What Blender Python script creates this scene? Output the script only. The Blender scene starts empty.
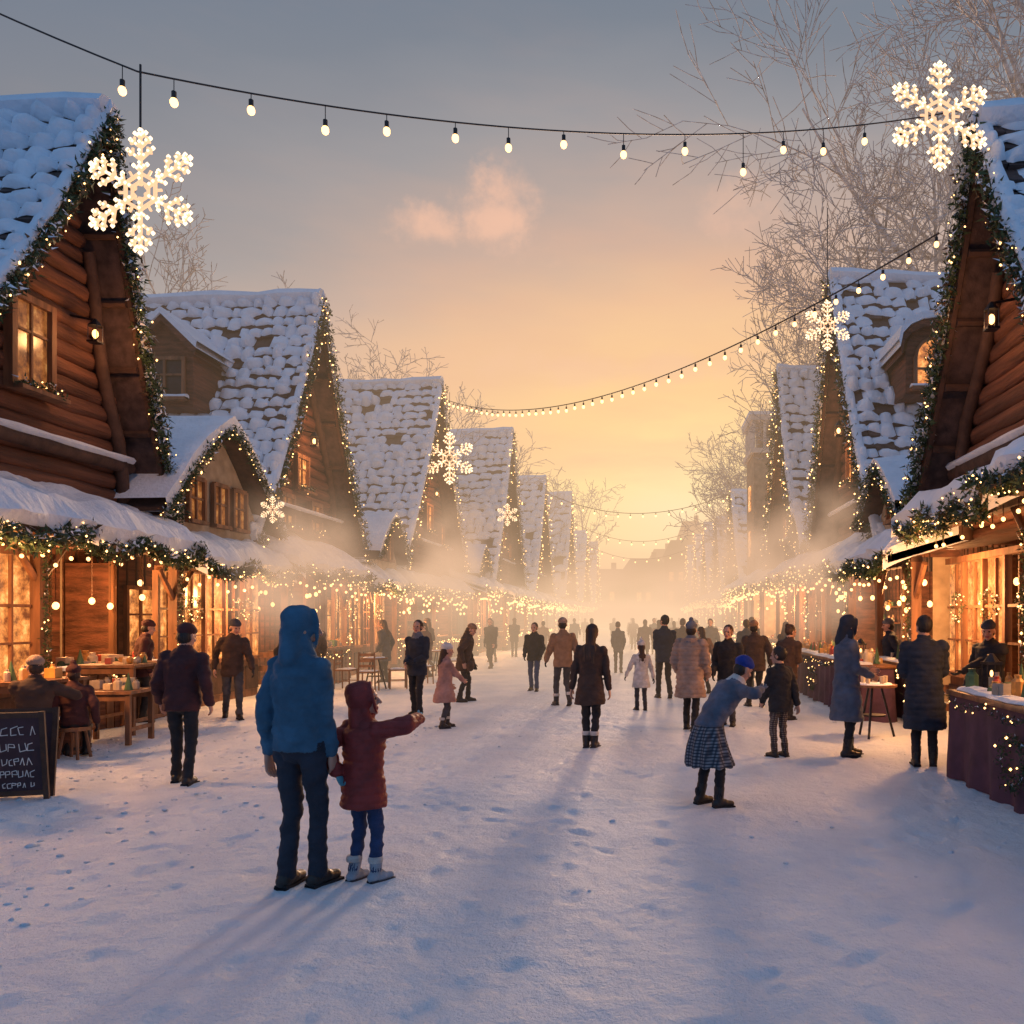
import bpy, math, random, numpy as np
from mathutils import Vector, Matrix, noise
from mathutils.bvhtree import BVHTree
V=Vector
R=random.Random(7)
rad=math.radians
scene=bpy.context.scene
COL=scene.collection
PI=math.pi

# ------------------------------------------------------------ materials
MATS={}
def new_mat(name):
    m=bpy.data.materials.new(name); m.use_nodes=True
    return m,m.node_tree.nodes,m.node_tree.links
def surf(name,c,rough=.7,var=.25,nscale=4,bump=.3,bscale=25,bdist=.02,stretch=(1,1,1),metal=0,c2=None,coord='Object'):
    if name in MATS: return MATS[name]
    m,N,L=new_mat(name); b=N['Principled BSDF']
    b.inputs['Roughness'].default_value=rough; b.inputs['Metallic'].default_value=metal
    tc=N.new('ShaderNodeTexCoord'); mp=N.new('ShaderNodeMapping'); mp.inputs['Scale'].default_value=stretch
    L.new(tc.outputs[coord],mp.inputs['Vector'])
    n1=N.new('ShaderNodeTexNoise'); n1.inputs['Scale'].default_value=nscale; n1.inputs['Detail'].default_value=5
    L.new(mp.outputs[0],n1.inputs['Vector'])
    r=N.new('ShaderNodeValToRGB'); e=r.color_ramp.elements
    e[0].position=.3; e[1].position=.7
    lo=[max(0,x*(1-var)) for x in c]; hi=[min(1,x*(1+var)) for x in c]
    if c2: hi=list(c2)
    e[0].color=(*lo,1); e[1].color=(*hi,1)
    L.new(n1.outputs['Fac'],r.inputs[0]); L.new(r.outputs[0],b.inputs['Base Color'])
    if bump:
        n2=N.new('ShaderNodeTexNoise'); n2.inputs['Scale'].default_value=bscale; n2.inputs['Detail'].default_value=4
        L.new(mp.outputs[0],n2.inputs['Vector'])
        bp=N.new('ShaderNodeBump'); bp.inputs['Strength'].default_value=bump; bp.inputs['Distance'].default_value=bdist
        L.new(n2.outputs['Fac'],bp.inputs['Height']); L.new(bp.outputs[0],b.inputs['Normal'])
    MATS[name]=m; return m
def emis(name,c,s,sample=False):
    if name in MATS: return MATS[name]
    m,N,L=new_mat(name); b=N['Principled BSDF']
    b.inputs['Base Color'].default_value=(*[min(1,x)*.5 for x in c],1)
    b.inputs['Emission Color'].default_value=(*c,1); b.inputs['Emission Strength'].default_value=s
    if not sample: m.cycles.emission_sampling='NONE'
    MATS[name]=m; return m

snow=surf('snow',(.72,.78,.86),.7,.07,2.5,.6,12,.05)
wood=surf('log_wood',(.13,.05,.026),.75,.6,3,.7,14,.04,stretch=(1,.25,4))
wood_d=surf('dark_wood',(.07,.035,.022),.8,.4,5,.5,20,.02)
wood_l=surf('plank_wood',(.20,.09,.042),.65,.5,4,.5,18,.015,stretch=(2,2,.3))
shingle=surf('shingle_wood',(.075,.045,.038),.85,.5,6,.5,30,.02)
plaster=surf('plaster',(.36,.28,.20),.85,.25,4,.3,30,.01)
paint=surf('white_painted_wood',(.62,.58,.54),.7,.15,4,.3,30,.01)
leaf=surf('fir_leaf',(.035,.065,.025),.7,.5,12,0)
leaf2=surf('fir_leaf_brown',(.09,.055,.025),.7,.5,12,0)
bark=surf('frosted_bark',(.20,.17,.165),.85,.3,5,.3,30,.02,c2=(.76,.72,.72))
metal=surf('dark_metal',(.04,.04,.045),.4,.2,8,.1,metal=.8)
rope=surf('black_cable',(.02,.018,.018),.6,.2,8,0)
purple=surf('purple_cloth',(.075,.032,.055),.85,.3,5,.5,60,.004)
fairy=emis('fairy_bulb',(1,.52,.18),5.5)
bulb=emis('warm_bulb',(1,.50,.17),4.6)
flakeM=emis('snowflake_light',(1,.60,.33),1.0)
flakeB=emis('snowflake_bulb',(1,.74,.46),2.2)
glassb=surf('glass_jar',(.35,.3,.25),.15,.2,8,0)
g1=surf('goods_red',(.35,.05,.035),.5,.3,8,0)
g2=surf('goods_cream',(.6,.48,.33),.6,.3,8,0)
g3=surf('goods_gold',(.55,.28,.07),.4,.3,8,0)
g4=surf('goods_green',(.06,.13,.06),.6,.3,8,0)
skin=surf('skin',(.5,.27,.19),.5,.08,6,.1,80,.002)
lips=surf('lips',(.35,.1,.09),.5,.1,6,0)
eyew=surf('eye',(.08,.06,.05),.25,.1,6,0)
chalk=surf('chalk',(.7,.7,.68),.9,.2,20,0)
board=surf('chalkboard',(.045,.02,.028),.7,.3,6,.1)
def pane_mat(nm,st):
    m,N,L=new_mat(nm); b=N['Principled BSDF']
    b.inputs['Roughness'].default_value=.2; b.inputs['Base Color'].default_value=(.1,.05,.03,1)
    tc=N.new('ShaderNodeTexCoord'); n=N.new('ShaderNodeTexNoise'); n.inputs['Scale'].default_value=3.8; n.inputs['Detail'].default_value=7; n.inputs['Roughness'].default_value=.7
    L.new(tc.outputs['Object'],n.inputs['Vector'])
    r=N.new('ShaderNodeValToRGB'); e=r.color_ramp.elements
    e[0].position=.38; e[0].color=(.09,.025,.008,1); e[1].position=.70; e[1].color=(1,.50,.15,1)
    k=r.color_ramp.elements.new(.53); k.color=(.5,.16,.035,1)
    L.new(n.outputs['Fac'],r.inputs[0]); L.new(r.outputs[0],b.inputs['Emission Color']); b.inputs['Emission Strength'].default_value=st
    m.cycles.emission_sampling='NONE'
    return m
pane=pane_mat('lit_window',1.75)
pane_dim=pane_mat('dim_window',.6)

# ------------------------------------------------------------ mesh builder
def frame(d):
    d=d.normalized(); a=V((0,0,1)) if abs(d.z)<.9 else V((1,0,0))
    x=d.cross(a).normalized(); return x,d.cross(x).normalized()
class MB:
    def __init__(s): s.v=[]; s.f=[]; s.m=[]
    def add(s,vs,fs,m=0):
        o=len(s.v); s.v.extend([tuple(p) for p in vs]); s.f.extend([tuple(i+o for i in f) for f in fs]); s.m.extend([m]*len(fs))
    def box(s,c,size,m=0,M=None):
        h=[k/2 for k in size]; vs=[]
        for dx in(-1,1):
            for dy in(-1,1):
                for dz in(-1,1):
                    p=V((dx*h[0],dy*h[1],dz*h[2]))
                    if M: p=M@p
                    vs.append(p+V(c))
        s.add(vs,[(0,1,3,2),(4,6,7,5),(0,4,5,1),(2,3,7,6),(0,2,6,4),(1,5,7,3)],m)
    def rings(s,rs,n=12,m=0,cap=True):
        vs=[];fs=[]
        for c,ax,ay in rs:
            for i in range(n):
                a=2*PI*i/n; vs.append(c+ax*math.cos(a)+ay*math.sin(a))
        k=len(rs)
        for j in range(k-1):
            for i in range(n):
                i2=(i+1)%n; fs.append((j*n+i,j*n+i2,(j+1)*n+i2,(j+1)*n+i))
        if cap:
            if n<=6:
                fs.append(tuple(range(n-1,-1,-1))); fs.append(tuple((k-1)*n+i for i in range(n)))
            else:
                vs.append(rs[0][0]); vs.append(rs[-1][0]); a=len(vs)-2
                for i in range(n):
                    i2=(i+1)%n; fs.append((a,i2,i)); fs.append((a+1,(k-1)*n+i,(k-1)*n+i2))
        s.add(vs,fs,m)
    def cyl(s,p,q,r1,r2=None,n=8,m=0,cap=True):
        p=V(p);q=V(q); r2=r1 if r2 is None else r2
        x,y=frame(q-p); s.rings([(p,x*r1,y*r1),(q,x*r2,y*r2)],n,m,cap)
    def capsule(s,p,q,r1,r2=None,m=0,n=14,mid=3):
        p=V(p);q=V(q); r2=r1 if r2 is None else r2
        d=(q-p).normalized(); x,y=frame(d); rs=[]
        for a in (15,45,75): a=rad(a); rs.append((p-d*r1*math.cos(a),x*r1*math.sin(a),y*r1*math.sin(a)))
        for i in range(mid+2):
            t=i/(mid+1); r=r1+(r2-r1)*t; rs.append((p.lerp(q,t),x*r,y*r))
        for a in (75,45,15): a=rad(a); rs.append((q+d*r2*math.cos(a),x*r2*math.sin(a),y*r2*math.sin(a)))
        s.rings(rs,n,m)
    def ell(s,c,r,m=0,M=None,n=16,k=9):
        rs=[]; M=M or Matrix.Identity(3)
        for i in range(k):
            a=rad(180*(i+.5)/k)
            rs.append((V(c)+M@V((0,0,-r[2]*math.cos(a))),M@V((r[0]*math.sin(a),0,0)),M@V((0,r[1]*math.sin(a),0))))
        s.rings(rs,n,m)
    def octa(s,c,r,m=0):
        x,y,z=c
        s.add([(x+r,y,z),(x-r,y,z),(x,y+r,z),(x,y-r,z),(x,y,z+r),(x,y,z-r)],
              [(0,2,4),(2,1,4),(1,3,4),(3,0,4),(2,0,5),(1,2,5),(3,1,5),(0,3,5)],m)
    def mesh(s,name,mats,smooth=False):
        me=bpy.data.meshes.new(name); me.from_pydata(s.v,[],s.f)
        for m in mats: me.materials.append(m)
        me.polygons.foreach_set('material_index',s.m)
        if smooth: me.polygons.foreach_set('use_smooth',[True]*len(s.f))
        me.update(); return me
    def obj(s,name,mats,parent=None,smooth=False):
        o=bpy.data.objects.new(name,s.mesh(name,mats,smooth)); COL.objects.link(o)
        if parent: o.parent=parent
        return o
def empty(name,loc=(0,0,0),rz=0,sc=1):
    o=bpy.data.objects.new(name,None); COL.objects.link(o); o.location=loc; o.rotation_euler=(0,0,rz); o.scale=(sc,)*3
    o.empty_display_size=.3; return o

def garland(mb,path,r,dens,mi,lights=7,br=.02,sn=.12):
    for a,b in zip(path[:-1],path[1:]):
        a=V(a);b=V(b); L=(b-a).length
        if L<1e-4: continue
        for i in range(max(1,int(L*dens))):
            c=a.lerp(b,R.random())
            o=V((R.gauss(0,1),R.gauss(0,1),R.gauss(0,1))); o.normalize()
            c=c+o*r*R.random()**.5*(1.0+.5*noise.noise(c*2.3))
            d=V((R.gauss(0,1),R.gauss(0,1),R.gauss(0,1))).normalized(); e=d.cross(o+V((.01,.02,.03))).normalized()
            k=r*R.uniform(.35,.75)
            u=R.random(); m=mi[2] if (u<sn and o.z>0) else (mi[1] if u>.85 else mi[0])
            mb.add([c-e*k*.22,c+e*k*.22,c+d*k],[(0,1,2)],m)
        for i in range(int(L*lights+R.random())):
            c=a.lerp(b,R.random()); o=V((R.gauss(0,1),R.gauss(0,1),R.gauss(0,1))).normalized()
            mb.octa(c+o*r*1.02,br*R.uniform(.5,1.2),mi[3])
GM=[leaf,leaf2,snow,fairy]

# ------------------------------------------------------------ ground
def sm(a,b,x):
    t=min(1,max(0,(x-a)/(b-a))); return t*t*(3-2*t)
FEET=[]
for _ in range(75):
    x=R.uniform(-6.5,2.8); y=R.uniform(2.5,16); a=R.gauss(0,.35)+(PI if R.random()<.5 else 0)
    for k in range(R.randint(4,12)):
        sd_=.1*(1 if k%2 else -1); FEET.append((x+math.cos(a)*sd_,y-math.sin(a)*sd_,a)); x+=math.sin(a)*.55; y+=math.cos(a)*.55; a+=R.gauss(0,.05)
FG={}
for f in FEET: FG.setdefault((int(f[0]//.5),int(f[1]//.5)),[]).append(f)
def gh(x,y,fp=False):
    if abs(x)>60 or y>130 or y<-30: return 0
    n=noise.noise(V((x*.9,y*.7,0)))*.012+noise.noise(V((x*3.5,y*3,3)))*.009+noise.noise(V((x*11,y*9,7)))*.006
    e=max(sm(4.6,7.2,-x),sm(2.6,3.6,x))
    h=n*(1+2.2*e)+e*.03*(1+noise.noise(V((x*2,y*2,5))))
    if fp and -8<x<4 and 1<y<17:
        gx,gy=int(x//.5),int(y//.5); q=0
        for i in(-1,0,1):
            for j in(-1,0,1):
                for fx,fy,a in FG.get((gx+i,gy+j),()):
                    dx=x-fx;dy=y-fy; u=dx*math.cos(a)-dy*math.sin(a); v=dx*math.sin(a)+dy*math.cos(a)
                    d2=(u/.065)**2+(v/.15)**2
                    if d2<4: q=min(q,-.015*math.exp(-d2*d2)+.006*math.exp(-(d2-1.7)**2*2)) if d2<1.2 else q+.004*math.exp(-(d2-1.7)**2*2)
        h+=q
    return h
xs=np.unique(np.concatenate([np.linspace(-400,-30,12),np.linspace(-30,-10,30),np.arange(-10,-7.6,.1),np.arange(-7.6,4.2,.042),np.linspace(4.2,30,40),np.linspace(30,400,12)]).round(4))
ys=np.unique(np.concatenate([np.linspace(-60,2,14),np.arange(2,10,.042),np.arange(10,16,.07),np.arange(16,40,.3),np.linspace(40,130,60),np.linspace(130,700,12)]).round(4))
mb=MB(); nx,ny=len(xs),len(ys)
vs=[(float(x),float(y),gh(x,y,True)) for y in ys for x in xs]
fs=[(j*nx+i,j*nx+i+1,(j+1)*nx+i+1,(j+1)*nx+i) for j in range(ny-1) for i in range(nx-1)]
mb.add(vs,fs)
def ground_mat():
    m,N,L=new_mat('packed_snow'); b=N['Principled BSDF']; b.inputs['Roughness'].default_value=.56
    tc=N.new('ShaderNodeTexCoord')
    def nz(scale,st,det=6,rough=.6):
        mp=N.new('ShaderNodeMapping'); mp.inputs['Scale'].default_value=st; L.new(tc.outputs['Object'],mp.inputs[0])
        n=N.new('ShaderNodeTexNoise'); n.inputs['Scale'].default_value=scale; n.inputs['Detail'].default_value=det; n.inputs['Roughness'].default_value=rough
        L.new(mp.outputs[0],n.inputs['Vector']); return n
    a=nz(1.1,(1,.6,1)); r=N.new('ShaderNodeValToRGB'); r.color_ramp.elements[0].position=.35; r.color_ramp.elements[0].color=(.62,.72,.82,1)
    r.color_ramp.elements[1].position=.65; r.color_ramp.elements[1].color=(.78,.85,.91,1)
    L.new(a.outputs['Fac'],r.inputs[0]); L.new(r.outputs[0],b.inputs['Base Color'])
    prev=None
    for n,st,di in ((nz(2.2,(1,.8,1),8),.9,.07),(nz(8,(1,.8,1),7,.7),.9,.05),(nz(60,(1,1,1),3,.7),.7,.011)):
        bp=N.new('ShaderNodeBump'); bp.inputs['Strength'].default_value=st; bp.inputs['Distance'].default_value=di
        L.new(n.outputs['Fac'],bp.inputs['Height'])
        if prev: L.new(prev.outputs[0],bp.inputs['Normal'])
        prev=bp
    L.new(prev.outputs[0],b.inputs['Normal'])
    return m
GMAT=ground_mat()
mb.obj('snowy_ground',[GMAT],smooth=True)
mb=MB()
for i in range(800):
    if R.random()<.75: x=R.uniform(-7.6,-3.2); y=R.uniform(4.0,14)
    else: x=R.choice([R.uniform(-7.6,-6),R.uniform(2.6,3.4),R.uniform(-4,3)]); y=R.uniform(4,20)
    r=R.uniform(.006,.024)*(1 if R.random()<.93 else 1.8); M_=Matrix.Rotation(R.uniform(0,3),3,'Z')
    mb.ell((x,y,gh(x,y)+r*.1),(r*R.uniform(.8,1.5),r,r*R.uniform(.4,.75)),0,M_,n=7,k=4)
mb.obj('loose_snow_lumps',[GMAT],smooth=True)

# ------------------------------------------------------------ houses
def prof(t): return .72*t+.28*t*t
def house(side,Xf,yc,hn,hf,zp,ze,depth,tile=.34,lod=0,win=True,chim=None,wins=None,en=None,name='timber_house'):
    root=empty(name,(side*Xf,yc,0))
    def P(u,w,z): return V((side*w,u,z))
    def sp(sg,t):
        hw=hn if sg<0 else hf
        return sg*hw*prof(t), zp-(zp-ze)*t
    sagf=lambda w: -.12*math.sin(PI*min(1,max(0,w/depth)))
    mb=MB()
    for sg in (-1,1):
        hw=hn if sg<0 else hf
        L=math.hypot(hw,zp-ze); tl=tile if sg<0 else tile*1.6
        rows=max(6,int(L/tl))
        K=10; vs=[];fs=[]
        for i in range(K+1):
            u,z=sp(sg,i/K)
            for w in (0,depth): vs+= [P(u,w,z-.03),P(u,w,z-.2)]
        for i in range(K):
            a=i*4; fs+=[(a,a+2,a+6,a+4),(a+1,a+5,a+7,a+3),(a,a+4,a+5,a+1),(a+2,a+3,a+7,a+6)]
        fs.append((K*4,K*4+2,K*4+3,K*4+1))
        mb.add(vs,fs,1)
        for r_ in range(rows):
            t0=r_/rows; t1=(r_+1.12)/rows
            u0,z0=sp(sg,t0);u1,z1=sp(sg,min(1.03,t1))
            T=(P(u1,0,z1)-P(u0,0,z0)); Tl=T.length; Tn=T/Tl; Nn=V((0,-T.z*sg,T.y*sg)).normalized()
            if Nn.z<0: Nn=-Nn
            w0=-.12-R.random()*tl*.5
            while w0<depth:
                wd=tl*R.uniform(.7,1.5); w1=w0+wd
                a0=max(-.12,w0); a1=min(depth,w1-.02); w0=w1
                if a1-a0<.1: continue
                dz=V((0,0,sagf((a0+a1)/2)))
                jl=R.uniform(-.05,.06)
                A=P(u0,a0,z0)+dz; B=P(u0,a1,z0)+dz
                C=P(u1,a1,z1)+dz+Nn*.085+Tn*jl; D=P(u1,a0,z1)+dz+Nn*.085+Tn*jl
                mb.add([A,B,C,D,C-Nn*.08,D-Nn*.08],[(0,1,2,3),(3,2,4,5),(0,3,5),(1,4,2)],1)
                thin=noise.noise(V((a0*.7,r_*.3,yc)))
                if R.random()<.97:
                    h=R.uniform(.10,.20)*tl/.34*(1+.7*thin); na,nb=(5,5) if lod==0 else (4,4)
                    ea=R.uniform(-.16,.02); eb=R.uniform(.74,1.0)+.32*thin; g0=R.uniform(-.14,.03); g1_=1-R.uniform(-.14,.03)
                    vs=[];
                    for ib in range(nb+1):
                        b=ib/nb; 
                        for ia in range(na+1):
                            a=ia/na; q=g0+(g1_-g0)*a
                            rnd=1-.12*abs(2*a-1)**2*(b>.5)
                            tt=ea+(eb*rnd-ea)*b
                            p=A.lerp(B,q).lerp(D.lerp(C,q),tt)
                            hh=h*(1-abs(2*a-1)**3)*(1-abs(2*b-1)**3.0)
                            jj=noise.noise(p*5.1+V((yc,0,0)))
                            p=p+Nn*(hh*(1+.8*jj)+.004)+Tn*(.13*jj if ib==nb else 0)
                            vs.append(p)
                    fs=[(j*(na+1)+i,j*(na+1)+i+1,(j+1)*(na+1)+i+1,(j+1)*(na+1)+i) for j in range(nb) for i in range(na)]
                    mb.add(vs,fs,0)
    rs=[];k=16
    for i in range(k+1):
        w=-.15+(depth+.15)*i/k; n_=noise.noise(V((w*1.3,yc,0)))
        rs.append((P(0,w,zp+.04+sagf(w)+.03*n_),V((0,.28+.08*n_,0)),V((0,0,.18+.07*n_))))
    mb.rings(rs,8,0)
    for sg in(-1,1):
        u,z=sp(sg,1); rs=[]
        for i in range(k+1):
            w=-.12+(depth+.1)*i/k; n_=noise.noise(V((w*2,yc,sg)))
            rs.append((P(u-sg*.08,w,z+.05+sagf(w)),V((0,.24+.08*n_,0)),V((0,0,.17+.07*n_))))
        mb.rings(rs,8,0)
        rs=[]
        for i in range(15):
            u,z=sp(sg,i/14); n_=noise.noise(V((z*2.1,yc,sg)))
            rs.append((P(u,-.07,z+.08),V((side*(.11+.04*n_),0,0)),V((0,0,.14+.07*n_))))
        mb.rings(rs,8,0)
    ro=mb.obj('roof',[snow,shingle],root,smooth=True)
    try: ro.data.set_sharp_from_angle(angle=rad(60))
    except Exception: pass
    mb=MB(); K=12
    for sg in(-1,1):
        vs=[];fs=[]
        for i in range(K+1):
            u,z=sp(sg,i/K*1.02)
            for w in(-.1,-.03):
                vs+=[P(u,w,z+.02),P(u,w,z-.34)]
        for i in range(K):
            a=i*4; fs+=[(a,a+4,a+5,a+1),(a+2,a+3,a+7,a+6),(a,a+2,a+6,a+4),(a+1,a+5,a+7,a+3)]
        mb.add(vs,fs,0)
        for i in range(1,K,2):
            u,z=sp(sg,i/K); mb.cyl(P(u*.97,-.02,z-.3),P(u*.97,.6,z-.3),.06,n=6,m=0)
    zz=3.0; rl=.155; wl=.62
    while zz<zp-.5:
        t=(zp-zz)/(zp-ze)
        if t<=1:
            un=-hn*prof(t)+.12; uf=hf*prof(t)-.12
        else: un=-hn+.25; uf=hf-.25
        if uf-un>.3:
            a=P(un,wl+R.uniform(-.03,.03),zz); b=P(uf,wl+R.uniform(-.03,.03),zz+R.uniform(-.02,.02))
            n=7; rs=[]
            for i in range(n+1):
                t_=i/n; w_=R.uniform(-.014,.014); rr=rl*R.uniform(.9,1.08)
                rs.append((a.lerp(b,t_)+V((w_,0,w_)),V((rr,0,0)),V((0,0,rr))))
            mb.rings(rs,10,1)
        zz+=.27
    for sg in(-1,1):
        hw=(hn if sg<0 else hf)-.35; z=.15
        while z<ze:
            mb.cyl(P(sg*hw,wl if z>2.95 else 1.9,z),P(sg*hw,depth,z),rl,n=8,m=1); z+=.27
    def crook(pts,r):
        rs=[]
        for i,p in enumerate(pts):
            rr=r*(1-.25*i/len(pts)); rs.append((p,V((rr,0,0)),V((0,rr*.8,rr*.5)) if i%2 else V((0,rr*.85,rr*.4))))
        mb.rings(rs,8,0)
    for sg,hw in((-1,hn),(1,hf)):
        pts=[]
        for i in range(9):
            t=i/8; z=3.0+(zp-3.9)*.8*t; lim=hw*prof(min(1,max(0,(zp-z)/(zp-ze))))
            pts.append(P(sg*(min(hw*.62,lim-.3)+.12*math.sin(t*7+yc)),wl-.2,z))
        crook(pts,.12)
    tz=3.0+(zp-3)*.2
    lim=prof(min(1,(zp-tz)/(zp-ze)))
    mb.cyl(P(-hn*lim+.2,wl-.2,tz),P(hf*lim-.2,wl-.2,tz),.11,n=8,m=0)
    rs=[(P(-hn*lim+.25+(hn*lim+hf*lim-.5)*i/14,wl-.22,tz+.12),V((.13,0,0)),V((0,0,.05+.03*R.random()))) for i in range(15)]
    mb.rings(rs,8,2)
    lw=mb.obj('log_wall',[wood_d,wood,snow],root,smooth=True)
    try: lw.data.set_sharp_from_angle(angle=rad(50))
    except Exception: pass
    if win:
        mb=MB()
        def window(uc,zc,ww,hh,m=1):
            w0=wl-.2
            mb.add([P(uc-ww/2,w0,zc-hh/2),P(uc+ww/2,w0,zc-hh/2),P(uc+ww/2,w0,zc+hh/2),P(uc-ww/2,w0,zc+hh/2)],[(0,1,2,3)],m)
            def bx(u,z,su,sz,th=.1): mb.box(P(u,w0-.01,z),(th,su,sz),0)
            bx(uc-ww/2-.05,zc,.1,hh+.2,.14);bx(uc+ww/2+.05,zc,.1,hh+.2,.14);bx(uc,zc+hh/2+.05,ww-.002,.1,.13);bx(uc,zc-hh/2-.05,ww-.002,.1,.13)
            bx(uc,zc,.04,hh,.05);bx(uc,zc+hh*.15,ww,.035,.045)
            mb.box(P(uc,w0-.14,zc-hh/2-.12),(.24,ww+.3,.06),0)
            garland(mb,[P(uc-ww/2-.1,w0-.17,zc-hh/2-.04),P(uc+ww/2+.1,w0-.17,zc-hh/2-.04)],.12,260,(2,3,4,5),10,.018)
        zt=3.0+(zp-3.0)*.33
        if wins:
            for q in wins: window(*q)
        else:
            window(0,zt,.85,1.0)
            if hn>2.5: window(0,zt+(zp-3)*.31,.5,.6,6)
            if hn>3 and yc>25: 
                window(-hn*.42,zt-.5,.6,.8); window(hf*.42,zt-.5,.6,.8)
        mb.obj('windows',[wood_l,pane,leaf,leaf2,snow,fairy,pane_dim],root)
    mb=MB(); d=yc
    for sg in(-1,1):
        path=[]
        for i in range(15):
            u,z=sp(sg,i/14*1.02); path.append(P(u,-.18,z-.1))
        dn=(480 if d<20 else 300 if d<30 else 130 if d<60 else 50)
        garland(mb,path,.17 if d<40 else .2,dn,(0,1,2,3),(9 if d<40 else 5),.012+.0005*d,.25)
    mb.obj('garland',GM,root)
    mb=MB(); zl=3.0+(zp-3.0)*.33+1.0
    mb.cyl(P(0,.1,zl+.22),P(0,.5,zl+.3),.02,n=6,m=0); mb.ell(P(0,.08,zl),(.045,.045,.07),1,n=8,k=6); mb.cyl(P(0,.08,zl+.12),P(0,.08,zl+.24),.11,.02,n=8,m=0)
    for a in(-1,1):
        for b in(-1,1): mb.cyl(P(a*.07,.08+b*.07,zl-.12),P(a*.07,.08+b*.07,zl+.13),.008,n=4,m=0)
    mb.box(P(0,.08,zl-.13),(.17,.17,.03),0)
    mb.obj('added_gable_lantern',[metal,bulb],root)  # added fixture, carries the fill light of the gable
    if d<40:
        ld=bpy.data.lights.new('gable_fill_light','POINT'); ld.energy=en or 60; ld.color=(1,.45,.16); ld.shadow_soft_size=.12  # fill light added to warm the gable in place of garland glow
        lo=bpy.data.objects.new('gable_fill_light',ld); COL.objects.link(lo); lo.parent=root; lo.location=P(0,-.3,zl-.1)
    if chim:
        mb=MB(); u,w,h=chim
        mb.box(P(u,w,zp-1.5+h/2),(.7,.7,h+1),0); mb.box(P(u,w,zp-1+h),(.85,.85,.15),0); mb.ell(P(u,w,zp-.9+h),(.42,.42,.16),1,n=10,k=6)
        mb.obj('chimney',[wood_d,snow],root)
    return root
def dormer(root,x,y,z,ww,hh,lit,arch=False,dp=1.8):
    mb=MB(); ox,oy=root.location.x,root.location.y
    X=x-ox;Y=y-oy
    mb.box((X,Y+dp/2,z),(ww,dp,hh),0)
    K=8; ov=.16
    for off,m,ex in ((0,0,0),(.16,1,.05)):
        vs=[];fs=[]
        for i in range(K+1):
            a=PI*i/K; hx=(ww/2+ov+ex)*math.cos(a); hz=(ww*.5)*math.sin(a)**.8
            if not arch: hz=ww*.62*(1-abs(math.cos(a)))
            for yy in(-.2-ex,dp): 
                vs.append((X+hx,Y+yy,z+hh/2+hz+off)); vs.append((X+hx*.96,Y+yy,z+hh/2+hz+off-.15))
        for i in range(K):
            a=i*4; fs+=[(a,a+2,a+6,a+4),(a+1,a+5,a+7,a+3),(a,a+4,a+5,a+1)]
        mb.add(vs,fs,m)
    vs=[];
    for i in range(K+1):
        a=PI*i/K; hx=(ww/2)*math.cos(a); hz=(ww*.5*math.sin(a)) if arch else ww*.6*(1-abs(math.cos(a))); vs.append((X+hx,Y-.003,z+hh/2+hz-.05))
    mb.add(vs,[tuple(range(K+1))],0)
    w2,h2=ww*.62,hh*.66
    vs=[(X-w2/2,Y-.02,z-h2/2),(X+w2/2,Y-.02,z-h2/2)]
    if arch:
        for i in range(9):
            a=PI*i/8; vs.append((X+w2/2*math.cos(a),Y-.02,z+h2/2+w2/2*math.sin(a)))
    else: vs+=[(X+w2/2,Y-.02,z+h2/2),(X-w2/2,Y-.02,z+h2/2)]
    mb.add(vs,[tuple(range(len(vs)))],2 if lit else 3)
    mb.box((X,Y-.05,z+(w2/4 if arch else 0)),(.05,.05,h2+(w2/2 if arch else 0)),4); mb.box((X,Y-.052,z+h2*.1),(w2,.04,.045),4)
    mb.box((X-w2/2-.04,Y-.045,z),(.08,.06,h2),4); mb.box((X+w2/2+.04,Y-.045,z),(.08,.06,h2),4)
    if not arch: mb.box((X,Y-.045,z+h2/2+.04),(w2+.16,.07,.08),4)
    else:
        for i in range(8):
            a=PI*i/8;b=PI*(i+1)/8; rr=w2/2+.03
            mb.cyl((X+rr*math.cos(a),Y-.04,z+h2/2+rr*math.sin(a)),(X+rr*math.cos(b),Y-.04,z+h2/2+rr*math.sin(b)),.04,n=5,m=4)
    mb.box((X,Y-.1,z-h2/2-.06),(w2+.3,.2,.07),4)
    rs=[(V((X-w2/2-.15+(w2+.3)*i/5,Y-.1,z-h2/2-.01)),V((0,.11,0)),V((0,0,.05+.02*R.random()))) for i in range(6)]
    mb.rings(rs,8,1)
    mb.obj('dormer',[wood,snow,pane,metal,wood_l],root,smooth=False)

A=house(-1,8.7,13.5,4.2,1.9,9.75,3.7,9,tile=.36,wins=[(-.95,5.75,.7,1.2,6)],en=34)
B=house(-1,8.7,22.3,3.6,3.6,10.1,3.5,8.5,chim=(-2.0,6.2,1.2),wins=[(.0,5.5,.6,.75),(-.9,4.4,.6,.7,6),(.9,4.4,.6,.7,6)])
dormer(B,-11.3,19.9,7.3,1.3,1.3,False)
house(-1,8.5,34.3,5.2,5.0,11.2,3.5,9,tile=.42,lod=1,chim=(-1.5,5,1.0))
house(-1,7.7,47,5.3,5,12,3.5,9,tile=.5,lod=1)
house(-1,7.6,61,5.5,5.5,11.7,3.5,8,tile=.6,lod=1)
house(-1,7.4,79,6,6,13.2,3.5,8,tile=.8,lod=1)
house(-1,7.4,98,6,6,11.5,3.5,8,tile=.9,lod=1)
house(-1,7.4,118,6,6,12,3.5,8,tile=1,lod=1)
house(1,4.6,11.7,3.3,3.1,8.55,3.5,8,tile=.34,win=False,en=28)
R2=house(1,4.6,21.2,4.2,3.2,10.2,3.3,8,wins=[(.0,5.5,.6,.8)])
dormer(R2,6.1,18.3,7.0,1.25,.95,True,arch=True)
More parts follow.
